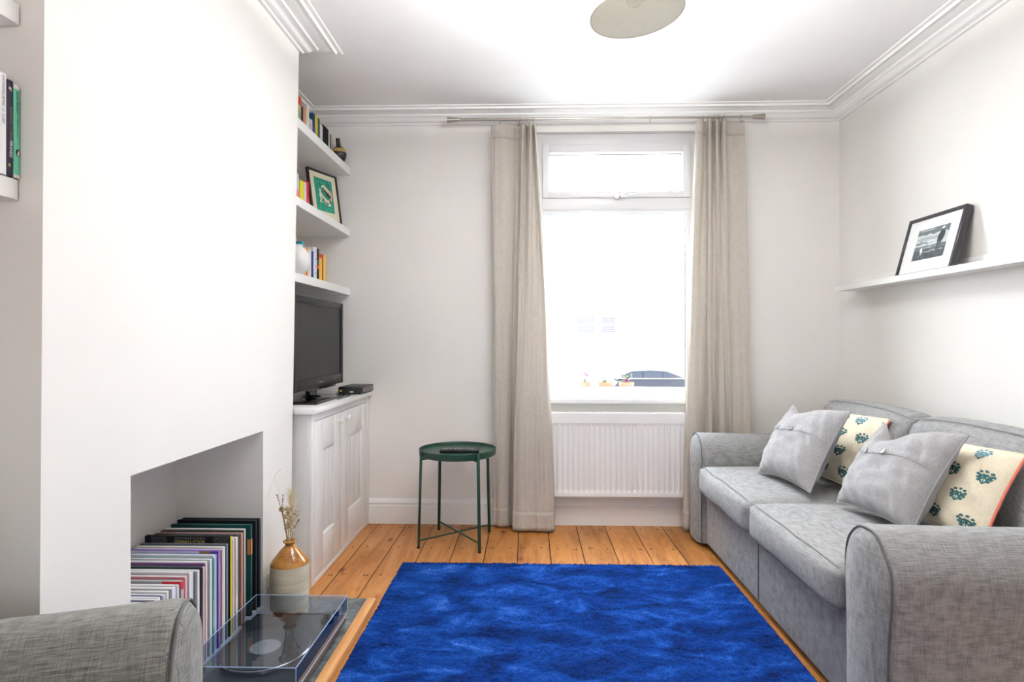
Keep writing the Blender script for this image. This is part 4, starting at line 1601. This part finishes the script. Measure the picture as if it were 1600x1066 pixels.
# ------------------------------------------------------------------ television
def television():
    ct = .8292
    xf, y0, y1, z0, z1 = -1.107, 2.775, 3.524, .893, 1.362
    t_ = thing('television', 'black flat-screen television on its glossy stand on the alcove cupboard', 'television', (xf - .05, (y0 + y1) / 2, ct))
    B = lambda m, n, mt, p=None: m.build(n, mt, p or t_, world=True)
    m = MB()
    bz, bb = .034, .058
    m.box((xf - .05, y0, z0), (xf - .008, y1, z1), 0, .006, 2)
    m.box((xf - .0085, y0, z0), (xf, y0 + bz, z1), 0, .003); m.box((xf - .0085, y1 - bz, z0), (xf, y1, z1), 0, .003)
    m.box((xf - .0085, y0 + bz - .002, z1 - bz), (xf - .0004, y1 - bz + .002, z1), 0, .003)
    m.box((xf - .0085, y0 + bz - .002, z0), (xf - .0004, y1 - bz + .002, z0 + bb), 0, .003)
    m.box((xf - .085, y0 + .15, z0 + .05), (xf - .049, y1 - .15, z1 - .08), 0, .01)
    case = B(m, 'casing', TVBODY)
    B(MB().box((xf - .0082, y0 + bz - .001, z0 + bb - .001), (xf - .006, y1 - bz + .001, z1 - bz + .001)), 'screen', SCREEN)
    yc = (y0 + y1) / 2
    B(MB().box((xf - .006, yc - .20, z0 - .010), (xf - .001, yc + .24, z0 + .014), 0, .002), 'speaker_bar', BLACKG)
    B(MB().text('SAMSUNG', .014, basis((0, 1, 0), (0, 0, 1), (1, 0, 0), (xf + .0004, yc, z0 + .028))), 'badge', plain((.55, .55, .56), .3), case)
    m = MB().box((-1.27, 2.862, ct), (-1.027, 3.345, ct + .014), 0, .005, 3)
    B(m, 'stand_base', BLACKG)
    m = MB().lathe([(.055, 0), (.045, .006), (.03, .012), (.026, .07)], 24, 0, T(xf - .055, yc, ct + .013))
    B(m, 'stand_neck', BLACKG)


television()
ct = .8292
t_ = thing('set_top_box', 'small black set-top box at the far end of the alcove cupboard', 'set-top box', (-1.035, 3.55, ct))
MB().box((-.070, -.128, .004), (.070, .128, .044), 0, .005, 2).build('case', BLACKP, t_)
MB().box((.0685, -.12, .008), (.0712, .12, .040), 0, .002, 1).build('front_panel', mat('smoked panel', (.035, .028, .032), .25), t_)
for a in (-.05, .05):
    for b in (-.1, .1):
        MB().lathe([(.007, 0), (.007, .0045)], 10, 0, T(a, b, 0)).build('foot', BLACKP, t_)
MB().box((-.0005, -.131, .012), (.02, -.127, .02)).build('socket', plain((.6, .6, .6), .3), t_)
cab = thing('cable', 'thin black cable looping from the set-top box to the television stand', 'cable', (-1.07, 3.40, ct))
MB().tube(catmull([(-1.085, 3.418, ct + .022), (-1.085, 3.385, ct + .024), (-1.10, 3.37, ct + .006), (-1.04, 3.364, ct + .003), (-1.012, 3.352, ct + .003), (-1.008, 3.30, ct + .003), (-1.008, 3.20, ct + .003), (-1.012, 3.12, ct + .003)], 40), .0022, 8).build('flex', BLACKP, cab, world=True)
MB().tube([(-1.085, 3.4205, ct + .022), (-1.085, 3.396, ct + .0235)], .0048, 10).build('plug', plain((.65, .50, .03), .5), cab, world=True)

# ------------------------------------------------------------------ pendant lamp
def pendant():
    o = Vector((.350, 1.935, 2.197))
    t_ = thing('pendant_lamp', 'pale drum pendant lamp hanging from the ceiling at the top of the picture', 'lamp', o)
    sh = linen('lamp shade linen', (.64, .635, .60), (.72, .715, .68), 60, 900, .15, .9, .05, .31)
    tilt = Matrix.Rotation(R(-5), 4, 'Y')
    m = MB()
    r0, r1, h = .151, .139, .19
    n = 72
    m.lathe([(r0, 0), (r1, h), (r1 - .0022, h), (r0 - .0022, 0), (r0, 0)], n, 0, tilt, False, False)
    s_ = m.build('shade', sh, t_)
    edge = plain((.62, .58, .54), .6)
    for zz, r in ((0, r0), (h, r1)):
        MB().tube([tilt @ Vector(((r - .001) * math.cos(q * 2 * PI / n), (r - .001) * math.sin(q * 2 * PI / n), zz)) for q in range(n)], .0022, 6, closed=True).build('rim', edge, s_)
    MB().lathe([(0, h - .004), (r1 - .003, h - .004), (r1 - .003, h - .001), (0, h - .001)], n, 0, tilt).build('added_top_disc', sh, t_)  # added disc closing the shade, holds the added uplight off its inside
    m = MB()
    for k in range(3):
        a = k * 2 * PI / 3 + .4
        m.tube([tilt @ Vector((.022 * math.cos(a), .022 * math.sin(a), h - .03)), tilt @ Vector((r1 * math.cos(a), r1 * math.sin(a), h - .008))], .0018, 6)
    m.tube([tilt @ Vector((.024 * math.cos(q * PI / 8), .024 * math.sin(q * PI / 8), h - .03)) for q in range(16)], .0022, 6, closed=True)
    m.build('spider', PAPER, t_)
    MB().lathe([(.022, .12), (.022, .165), (.012, .18), (.006, .20), (0, .2)], 20, 0, tilt).build('bulb_holder', PAPER, t_)
    b_ = MB().lathe([(.013, .12), (.014, .105), (.026, .082), (.031, .060), (.026, .038), (.012, .028), (0, .027)], 24, 0, tilt).build('bulb', clear('bulb glass', (.97, .97, .96), 1.45), t_)
    m = MB()
    for k in range(4):
        a = k * PI / 2
        m.tube([tilt @ Vector((.004 * math.cos(a), .004 * math.sin(a), .115)), tilt @ Vector((.011 * math.cos(a), .011 * math.sin(a), .06)), tilt @ Vector((.003 * math.cos(a), .003 * math.sin(a), .045))], .0007, 5)
    m.build('filament', plain((.6, .5, .35)), b_)
    top = tilt @ Vector((0, 0, .2))
    MB().tube([top, Vector((top.x, top.y, ZC - o.z - .02))], .0032, 8).build('cord', PAPER, t_)
    MB().lathe([(.0, -.035), (.02, -.033), (.045, -.012), (.048, -.0006), (0, -.0006)], 28, 0, T(top.x, top.y, ZC - o.z)).build('ceiling_rose', PAPER, t_)
    return o


PEND = pendant()


# ------------------------------------------------------------------ records in the fireplace
def records():
    zb = .0725
    G = 'record sleeves packed in the fireplace'
    W_ = (.74, .74, .76)
    items = [  # right edge in the photo, colour of cover, colour of the edge that shows, label, extra height
        (237, (.03, .03, .05), (.05, .05, .07), 'small dark record sleeve, foremost in the fireplace', -.010),
        (241, W_, (.55, .60, .68), None, 0), (245, (.10, .11, .15), (.14, .15, .2), 'dark navy record sleeve among the foremost pale ones', 0),
        (249, W_, (.72, .68, .66), None, 0), (253, W_, W_, None, .002), (257, (.05, .05, .14), (.07, .07, .2), 'midnight blue record sleeve among the foremost pale ones', .0),
        (261, W_, (.58, .6, .7), None, 0), (265, (.62, .68, .72), W_, None, .004), (268.5, (.03, .07, .07), (.04, .09, .09), 'thin dark green record sleeve near the front', 0),
        (272, W_, W_, None, .002), (275.5, (.60, .58, .75), (.66, .64, .8), 'lavender edged record sleeve near the front', 0), (279, W_, (.6, .55, .62), None, .003),
        (282.5, (.6, .74, .76), W_, None, 0), (287, (.36, .36, .38), (.4, .38, .42), 'grey record sleeve with a red corner', .006), (292, (.52, .08, .10), (.60, .25, .30), 'crimson edged record sleeve beside the pink one', -.004),
        (297, (.66, .30, .36), (.72, .42, .48), 'pink record sleeve halfway along the stack', .004), (302, W_, W_, None, .012), (305, W_, (.62, .66, .74), None, .008),
        (308.5, (.10, .09, .11), (.12, .11, .13), 'charcoal record sleeve right of the tall white one', .0), (312.5, W_, W_, None, .004), (317.5, (.012, .03, .03), (.014, .02, .022), 'wide black record sleeve midway along the stack', .006),
        (320, (.70, .45, .52), (.76, .5, .58), 'thin rose edged record sleeve next to the wide black one', .0), (322.5, (.14, .06, .17), (.18, .07, .2), 'plum record sleeve midway along the stack', .008),
        (326, W_, (.74, .72, .55), None, .010), (329, (.09, .10, .14), (.10, .11, .15), 'slate dark record sleeve left of the teal one', .004), (332, W_, W_, None, .012),
        (335.5, (.04, .20, .24), (.05, .22, .26), 'teal record sleeve with small pale lettering', .006), (338.5, W_, (.6, .68, .82), None, .016), (341, (.015, .08, .42), (.6, .62, .7), 'record sleeve with a bright blue top edge', .014),
        (344.5, (.16, .08, .36), (.30, .22, .58), 'purple record sleeve with a tan and white top', .022), (348, (.26, .03, .04), (.30, .05, .05), 'dark red record sleeve right of the purple one', .018), (350, (.6, .42, .36), (.66, .5, .44), 'pale tan edged record sleeve right of the purple one', .014),
        (354, W_, W_, None, .02), (358.5, (.12, .14, .16), (.17, .19, .22), 'grey record sleeve just before the tall black one', .022),
        (363, (.012, .012, .013), (.66, .55, .07), 'tall black record sleeve with gold lettering and a yellow edge', .046),
        (368, (.62, .46, .48), (.66, .5, .52), 'pinkish record sleeve leaning behind the tall black one', .026), (373, (.74, .73, .64), (.76, .75, .66), 'cream record sleeve with tiny print on its edge', .026),
        (377, (.07, .07, .08), (.10, .10, .11), 'dark grey record sleeve behind the cream one', .03), (380, (.36, .18, .16), (.5, .25, .2), 'rust edged record sleeve towards the back', .03), (383, (.015, .02, .02), (.02, .025, .025), 'thin black record sleeve towards the back', .032),
        (387.5, (.42, .44, .42), (.5, .52, .48), 'sage grey record sleeve towards the back', .034), (395, (.015, .07, .07), (.02, .09, .09), 'dark teal record sleeve with an orange patch', .036),
        (404, (.012, .014, .018), (.015, .017, .02), 'thick black record sleeve, last but one at the back', .038), (408.6, (.015, .018, .026), (.03, .035, .05), 'black record sleeve against the far side of the fireplace', .036),
    ]
    rnd = random.Random(21)
    xs = BX - .004
    ys = [px_y(p, xs) for p, *_ in items]
    for k, (p, cc, ec, lab, dh) in enumerate(items):
        y1 = ys[k]
        y0 = ys[k - 1] if k else y1 - .012
        gap = y1 - y0
        th = max(.003, gap - .0012)
        if gap > .014: th = .0125
        xo = rnd.uniform(-.010, .0) if k != 34 else 0.0
        h = .316 + dh + rnd.uniform(-.002, .002)
        t_ = thing('record_sleeve', lab or 'plain white record sleeve packed upright in the fireplace', 'record sleeve', (xs + xo, y1 - th / 2 - .0002, zb), 0, G)
        m = MB()
        w_ = .315
        m.box((-w_, -th / 2, 0), (-.0018, th / 2, h), 0)
        m.box((-.0022, -th / 2 + .0002, .0006), (0, th / 2 - .0002, h - .0006), 1, 0)
        top = (.70, .69, .70) if sum(cc) > 1.2 else tuple(min(1, q * 1.0) for q in cc)
        m.box((-w_ + .002, -th / 2 + .0003, h - .0005), (-.002, th / 2 - .0003, h + .0006), 2)
        mats = [plain(cc, .45), plain(ec, .5), plain(top, .6)]
        F = basis((1, 0, 0), (0, 0, 1), (0, -1, 0), (0, -th / 2 - .0003, 0))
        Ed = basis((0, 1, 0), (0, 0, 1), (1, 0, 0), (.0003, 0, 0))
        if p == 363:
            mats += [plain((.55, .42, .14), .5), plain((.30, .30, .31), .6)]
            U = basis((-1, 0, 0), (0, 0, -1), (0, -1, 0), (-.150, -th / 2 - .0004, h - .0185))
            m.text('ROLO\u00b7TOMASSI', .017, U, 3, wide=.92)
            U = basis((-1, 0, 0), (0, 0, -1), (0, -1, 0), (-.150, -th / 2 - .0004, h - .0065))
            m.text('WHERE MYTH BECOMES MEMORY', .0075, U, 4)
            for c in range(7):
                for s_ in (0, 1):
                    x0 = (-.245 - .008 * c) if s_ == 0 else (-.055 + .008 * c)
                    q = .010 if s_ == 0 else -.010
                    for d_ in (0, .002):
                        m.flat([(x0, h - .001), (x0 + .0012, h - .001), (x0 + .0012 + q, h - .014), (x0 + q, h - .014)][::(1 if True else -1)], d_ * .05, F, 4)
                        m.flat([(x0 + q, h - .014), (x0 + .0012 + q, h - .014), (x0 + .0012, h - .027), (x0, h - .027)], d_ * .05, F, 4)
        if p == 287:
            mats.append(plain((.70, .03, .05), .5))
            m.box((-.0023, -th / 2 + .0003, h - .026), (.0004, th / 2 - .0003, h - .0002), 3)
            m.flat([(-.06, h - .016), (-.002, h - .016), (-.002, h), (-.06, h)], 0, F, 3)
        if p == 344.5:
            mats += [plain((.42, .24, .05), .5), plain(W_, .6)]
            m.flat([(-.068, h - .016), (-.030, h - .016), (-.030, h), (-.068, h)], 0, F, 3)
            m.flat([(-w_, h - .016), (-.068, h - .016), (-.068, h), (-w_, h)], 0, F, 4)
        if p == 341:
            mats.append(plain((.60, .48, .08), .5))
            m.flat([(-w_, h - .011), (-.205, h - .011), (-.205, h - .004), (-w_, h - .004)], 0, F, 3)
        if p == 237:
            mats += [PAPER, plain((.65, .45, .05)), plain((.55, .05, .03))]
            m.flat([(-.02, h - .05), (-.004, h - .05), (-.010, h - .006), (-.016, h - .02)], 0, F, 3)
            m.flat([(-.028, h - .05), (-.02, h - .05), (-.02, h - .03)], 0, F, 4)
        if p == 335.5:
            mats.append(plain((.60, .65, .66), .6))
            for c in range(26):
                m.box((.0002, -.0016, .09 + c * .0036), (.0005, .0014, .0918 + c * .0036), 3)
        if p == 373:
            mats.append(plain((.18, .18, .17), .6))
            for c in range(30):
                m.box((.0002, -.0022, .13 + c * .0042), (.0005, .0018 if c % 3 else .0005, .1322 + c * .0042), 3)
        if p == 395:
            mats.append(plain((.62, .28, .10), .5))
            m.box((-.0023, -th / 2 + .0003, h - .115), (.0004, th / 2 - .0003, h - .055), 3)
            m.flat([(-.014, h - .115), (-.0018, h - .115), (-.0018, h - .055), (-.014, h - .055)], 0, F, 3)
        m.build('sleeve', mats, t_)


records()


# ------------------------------------------------------------------ turntable on the hearth
def turntable():
    x0, x1, y0, y1 = -1.062, -.704, 1.782, 2.293
    zb, zl, zt = .055, .080, .150
    hz = .0275
    t_ = thing('turntable', 'turntable under a clear acrylic lid on the slate hearth', 'turntable', ((x0 + x1) / 2, (y0 + y1) / 2, hz))
    B = lambda m, n, mt, p=None: m.build(n, mt, p or t_, world=True)
    B(MB().box((x0 + .004, y0 + .004, hz + .022), (x1 - .004, y1 - .004, zl), 0, .004, 2), 'plinth', mat('plinth', (.028, .03, .034), .3))
    for x in (x0 + .05, x1 - .05):
        for y in (y0 + .05, y1 - .05):
            B(MB().lathe([(.018, 0), (.02, .006), (.02, .0225)], 20, 0, T(x, y, hz)), 'foot', BLACKP)
    cx, cy = (x0 + x1) / 2 - .012, 2.00
    pl = B(MB().lathe([(0, 0), (.143, 0), (.148, .003), (.148, .014), (.146, .016), (0, .016)], 72, 0, T(cx, cy, zl + .001)), 'platter', mat('platter metal', (.5, .5, .52), .2, 1.0))
    B(MB().lathe([(0, 0), (.143, 0), (.143, .0025), (0, .0025)], 64, 0, T(cx, cy, zl + .017)), 'slip_mat', plain((.055, .057, .06), .5), pl)
    B(MB().lathe([(0, 0), (.05, 0), (.05, .0008), (0, .0008)], 48, 0, T(cx, cy, zl + .0196)), 'mat_label', plain((.25, .25, .24), .5), pl)
    B(MB().lathe([(.0035, 0), (.0035, .012), (0, .014)], 12, 0, T(cx, cy, zl + .0196)), 'spindle', CHROME, pl)
    # tonearm across the far end
    px_, py_ = x1 - .055, 2.225
    ta = B(MB().lathe([(.024, 0), (.024, .012), (.014, .014), (.013, .034), (0, .036)], 24, 0, T(px_, py_, zl)), 'tonearm_base', BLACKG)
    arm_ = B(MB().tube([(px_ + .035, py_ + .012, zl + .030), (px_, py_, zl + .032), (px_ - .165, py_ - .010, zl + .034)], .0042, 12), 'tonearm', mat('arm metal', (.18, .18, .19), .25, 1.0))
    B(MB().tube([(px_ + .02, py_ + .007, zl + .031), (px_ + .043, py_ + .015, zl + .030)], .012, 18), 'counterweight', BLACKP, arm_)
    B(MB().box((px_ - .200, py_ - .020, zl + .024), (px_ - .163, py_ - .002, zl + .040), 0, .003), 'headshell', plain((.03, .008, .010), .35), arm_)
    # lid
    th = .003
    m = MB()
    m.box((x0, y0, zt - th), (x1, y1, zt))
    m.box((x0, y0, zl + .001), (x1, y0 + th, zt - th)); m.box((x0, y1 - th, zl + .001), (x1, y1, zt - th))
    m.box((x0, y0 + th, zl + .001), (x0 + th, y1 - th, zt - th)); m.box((x1 - th, y0 + th, zl + .001), (x1, y1 - th, zt - th))
    lid = B(m, 'lid', ACRYL)
    e = []
    z0_ = zl + .001
    for (a, b) in (((x0, y0), (x1, y0)), ((x1, y0), (x1, y1)), ((x1, y1), (x0, y1)), ((x0, y1), (x0, y0))):
        e.append(MB().tube([(a[0], a[1], zt), (b[0], b[1], zt)], .0013, 6))
        e.append(MB().tube([(a[0], a[1], z0_), (b[0], b[1], z0_)], .0012, 6))
        e.append(MB().tube([(a[0], a[1], z0_), (a[0], a[1], zt)], .0012, 6))
    for q in e:
        B(q, 'edge', ACRYLE, lid)
    for y in (y0 + .10, y1 - .10):
        B(MB().box((x0 - .001, y - .016, zl - .012), (x0 + .018, y + .016, zl + .012), 0, .003), 'hinge', BLACKP, lid)
    # small printed mark on the right face of the lid
    m = MB()
    M = basis((0, 0, 1), (0, -1, 0), (1, 0, 0), (x1 + .0004, 2.20, (zl + zt) / 2 + .004))
    M = basis((0, 1, 0), (0, 0, 1), (1, 0, 0), (x1 + .0004, 2.195, (zl + zt) / 2 + .012))
    m.text('cl', .022, M, 0)
    for a, b in (((-.02, .014), (.02, .0152)), ((-.02, -.0152), (.02, -.014)), ((.0188, -.015), (.02, .015))):
        m.flat([(a[0], a[1]), (b[0], a[1]), (b[0], b[1]), (a[0], b[1])], 0, M)
    B(m, 'printed_mark', plain((.7, .74, .8), .5), lid)


turntable()


# ------------------------------------------------------------------ stoneware jar and dried stems
def jar():
    jx, jy, jz = -.974, 2.402, .0275
    t_ = thing('stoneware_jar', 'cream stoneware jar with an amber glazed shoulder, standing behind the turntable', 'jar', (jx, jy, jz))
    cream = mat('cream stoneware', (.62, .56, .43), .22)
    t = NT(cream)
    t.col(t.ramp(t.noise(t.coord((3, 3, 30)), 3, 4), [(.3, (.50, .45, .34)), (.7, (.66, .61, .48))]))
    amber = mat('amber glaze', (.42, .19, .045), .12)
    t = NT(amber)
    t.col(t.ramp(t.noise(t.coord((9, 9, 20)), 2, 3), [(.3, (.30, .115, .022)), (.7, (.50, .25, .07))]))
    ink = plain((.10, .035, .012), .4)
    zb = .207   # shoulder line above the hearth
    zt = .296
    m = MB()
    m.lathe([(0, 0), (.068, 0), (.074, .005), (.0765, .02), (.0768, .10), (.0768, zb - .01), (.0762, zb)], 56, 0, None, True, False)
    pr = [(.0764, zb - .004), (.0755, zb + .003), (.066, zb + .018), (.040, zb + .052), (.024, zb + .068), (.0185, zb + .073), (.0175, zb + .078), (.021, zb + .083), (.0265, zb + .087), (.0268, zb + .091), (.0225, zb + .0935), (.018, zb + .089), (.0150, zb + .07), (.012, zb + .04), (0, zb + .02)]
    m.lathe(pr, 56, 1, None, False, False)
    # lettering stamped round the sloping shoulder
    a0 = math.atan2(-jy, -jx) + .10
    sl = math.atan2(.052 - .018, .066 - .040)
    for txt, size, s_ in (('THE OLD', .0082, .050), ('JAMES & CO', .0094, .0405), ('A CRAFT &', .0124, .0295), ('BRISTOL CO', .0104, .0185), ('WINE CELLARS', .0078, .0085)):
        tm = MB().text(txt, size, Matrix.Identity(4))
        vs = []
        for p in tm.v:
            q = s_ + p.y
            r = .0675 - q * math.cos(sl) + .0004 * 1.2
            zz = zb + .0165 + q * math.sin(sl) + .0006
            an = a0 + p.x / max(r, .02)
            vs.append((r * math.cos(an), r * math.sin(an), zz))
        m.add(vs, tm.f, 2)
    m.build('body', [cream, amber, ink], t_, angle=30)
    top = Vector((jx, jy, jz + zb + .06))

    def G(px, py, dy=0.0): return at_y(px, py, jy + dy)
    straw = plain((.72, .60, .36), .8)
    pale = plain((.84, .76, .58), .85)
    dark = plain((.075, .055, .075), .8)
    tan = plain((.40, .27, .10), .8)
    rnd = random.Random(9)
    # feathery plume of grass
    t1 = thing('dried_grass', 'pale feathery dried grass plume rising tallest from the stoneware jar', 'dried grass', top)
    m = MB()
    base = G(453, 846)
    m.tube([top + Vector((0, 0, -.02)), base, G(455, 800)], .0018, 6)
    m.build('stem', straw, t1, world=True)
    m = MB()
    for k in range(190):
        s_ = rnd.random()
        c = G(454 + 1.5 * rnd.uniform(-1, 1), 812 - 38 * s_, rnd.uniform(-.006, .006))
        e = c + Vector((rnd.uniform(-.022, .022) + .012 * (s_ > .3) * rnd.random(), rnd.uniform(-.018, .018), rnd.uniform(.015, .055)))
        mid = (c + e) / 2 + Vector((rnd.uniform(-.004, .004), 0, .006))
        m.tube([c, mid, e], [.0008, .0008, .0003], 4)
    m.build('plume', pale, t1, world=True)
    # statice: papery florets round a short stem
    t1['kind'] = 'thing'
    t2 = thing('dried_flower', 'straw-yellow papery dried flower filling the neck of the stoneware jar', 'dried flower', top)
    m = MB().tube([top + Vector((.004, 0, -.02)), G(451, 840), G(450, 812)], .0022, 6)
    m.tube([top + Vector((-.004, 0, -.02)), G(454, 838), G(457, 815)], .0022, 6)
    m.build('stem', straw, t2, world=True)
    m = MB()
    for k in range(130):
        q_ = rnd.random()
        c = G(rnd.gauss(453, 2.2 + 3.4 * q_), 832 - 36 * q_, rnd.uniform(-.014, .014))
        leaf(m, c, (rnd.uniform(-1, 1), rnd.uniform(-1, .4), rnd.uniform(.2, 1.4)), rnd.uniform(.014, .028), rnd.uniform(.010, .017), rnd.choice((0, 1, 1)), .2)
    m.build('florets', [straw, pale], t2, world=True)
    # seed head
    t3 = thing('seed_head', 'round brown dried seed head left of the plume in the stoneware jar', 'seed head', top)
    c = G(439.5, 796, -.006)
    MB().tube([top + Vector((-.006, 0, -.02)), G(447, 835), G(443, 812), c], .0014, 6).build('stem', tan, t3, world=True)
    m = MB()
    for k in range(60):
        v = Vector((rnd.gauss(0, 1), rnd.gauss(0, 1), rnd.gauss(0, 1))).normalized()
        leaf(m, c, v, .0125, .006, 0, 0)
    m.build('head', tan, t3, world=True)
    # dark sprigs
    for lab, pts in (('dark lavender sprig left of the plume, reaching up beside it', [(449, 838), (443, 806), (441, 790), (442.5, 775)]),
                     ('short dark sprig leaning out to the right of the stoneware jar', [(456, 840), (459, 828), (463, 820), (467, 813.5)]),
                     ('dark budded twig leaning furthest left from the stoneware jar', [(448, 838), (443.5, 810), (437, 788), (433, 775)])):
        t4 = thing('dried_sprig', lab, 'dried sprig', top, 0, 'dark sprigs in the stoneware jar')
        P = [top + Vector((0, .004, -.02))] + [G(*q) for q in pts]
        PP = catmull([tuple(q) for q in P], 24)
        MB().tube(PP, [.0013] * 18 + [.001] * 6, 6).build('stem', tan, t4, world=True)
        m = MB()
        for k in range(26):
            q = Vector(PP[rnd.choice((12, 14, 17, 19, 20, 21, 22, 23, 23))])
            leaf(m, q, (rnd.uniform(-1, 1), rnd.uniform(-1, 1), rnd.uniform(.2, 1.2)), rnd.uniform(.005, .009), .0032, 0, 0)
        m.build('buds', dark, t4, world=True)
    # wispy blade arching over to the left
    t5 = thing('dried_grass', 'thin wispy grass blade arching over the left side of the stoneware jar', 'dried grass', top)
    t5['kind'] = 'thing'
    m = MB().tube(catmull([tuple(top + Vector((-.002, -.003, -.02))), tuple(G(444, 815)), tuple(G(435, 768)), tuple(G(429, 747)), tuple(G(434, 738)), tuple(G(440, 733))], 30), .0007, 5)
    m.tube(catmull([tuple(G(429, 747)), tuple(G(424, 758)), tuple(G(420, 772)), tuple(G(418.5, 782))], 12), .0005, 5)
    m.build('blade', pale, t5, world=True)


jar()
# ------------------------------------------------------------------ light
W = bpy.data.worlds.new('World')
bpy.context.scene.world = W
W.use_nodes = True
wb = W.node_tree.nodes['Background']
SKY_STREET, SKY_GARDEN = 13.0, 2.3      # bright haze over the street, dull sky over the garden
wt = W.node_tree
tc_ = wt.nodes.new('ShaderNodeTexCoord')
sp_ = wt.nodes.new('ShaderNodeSeparateXYZ')
mr_ = wt.nodes.new('ShaderNodeMapRange')
mr_.interpolation_type = 'SMOOTHSTEP'
mr_.inputs['From Min'].default_value = -.25
mr_.inputs['From Max'].default_value = .25
mr_.inputs['To Min'].default_value = SKY_GARDEN
mr_.inputs['To Max'].default_value = SKY_STREET
wt.links.new(tc_.outputs['Generated'], sp_.inputs[0])
wt.links.new(sp_.outputs[1], mr_.inputs['Value'])
wt.links.new(mr_.outputs[0], wb.inputs['Strength'])
wb.inputs['Color'].default_value = (0.89, 0.95, 1.0, 1)


def portal(name, loc, rot, sx, sy):
    l = bpy.data.lights.new(name, 'AREA')
    l.shape = 'RECTANGLE'
    l.size, l.size_y = sx, sy
    l.cycles.is_portal = True
    o = bpy.data.objects.new(name, l)
    C.objects.link(o)
    o.location = loc
    o.rotation_euler = rot


portal('window_portal', ((WX0 + WX1) / 2, YB + .30, (WZ0 + WZ1) / 2), (R(-90), 0, 0), WX1 - WX0, WZ1 - WZ0)
portal('rear_portal', (.2, YREAR - .22, 1.07), (R(90), 0, 0), 1.9, 2.15)
# added uplight above the closed, unlit shade, to brighten ceiling and walls
pl_ = bpy.data.lights.new('added_uplight', 'AREA')
pl_.shape = 'DISK'
pl_.size = .2
pl_.energy = 122
pl_.color = (1.0, .99, .97)
po_ = bpy.data.objects.new('added_uplight', pl_)
C.objects.link(po_)
po_.location = PEND + Vector((-.012, .0, .205))
po_.rotation_euler = (R(180), 0, 0)
vs_ = bpy.context.scene.view_settings
vs_.view_transform = 'Standard'
vs_.look = 'None'
vs_.exposure = 0.76
vs_.gamma = 1.0
vs_.use_curve_mapping = False
cy = bpy.context.scene.cycles
cy.use_denoising = True
cy.max_bounces = 16
cy.diffuse_bounces = 8
cy.transparent_max_bounces = 16
cy.sample_clamp_indirect = 6.0
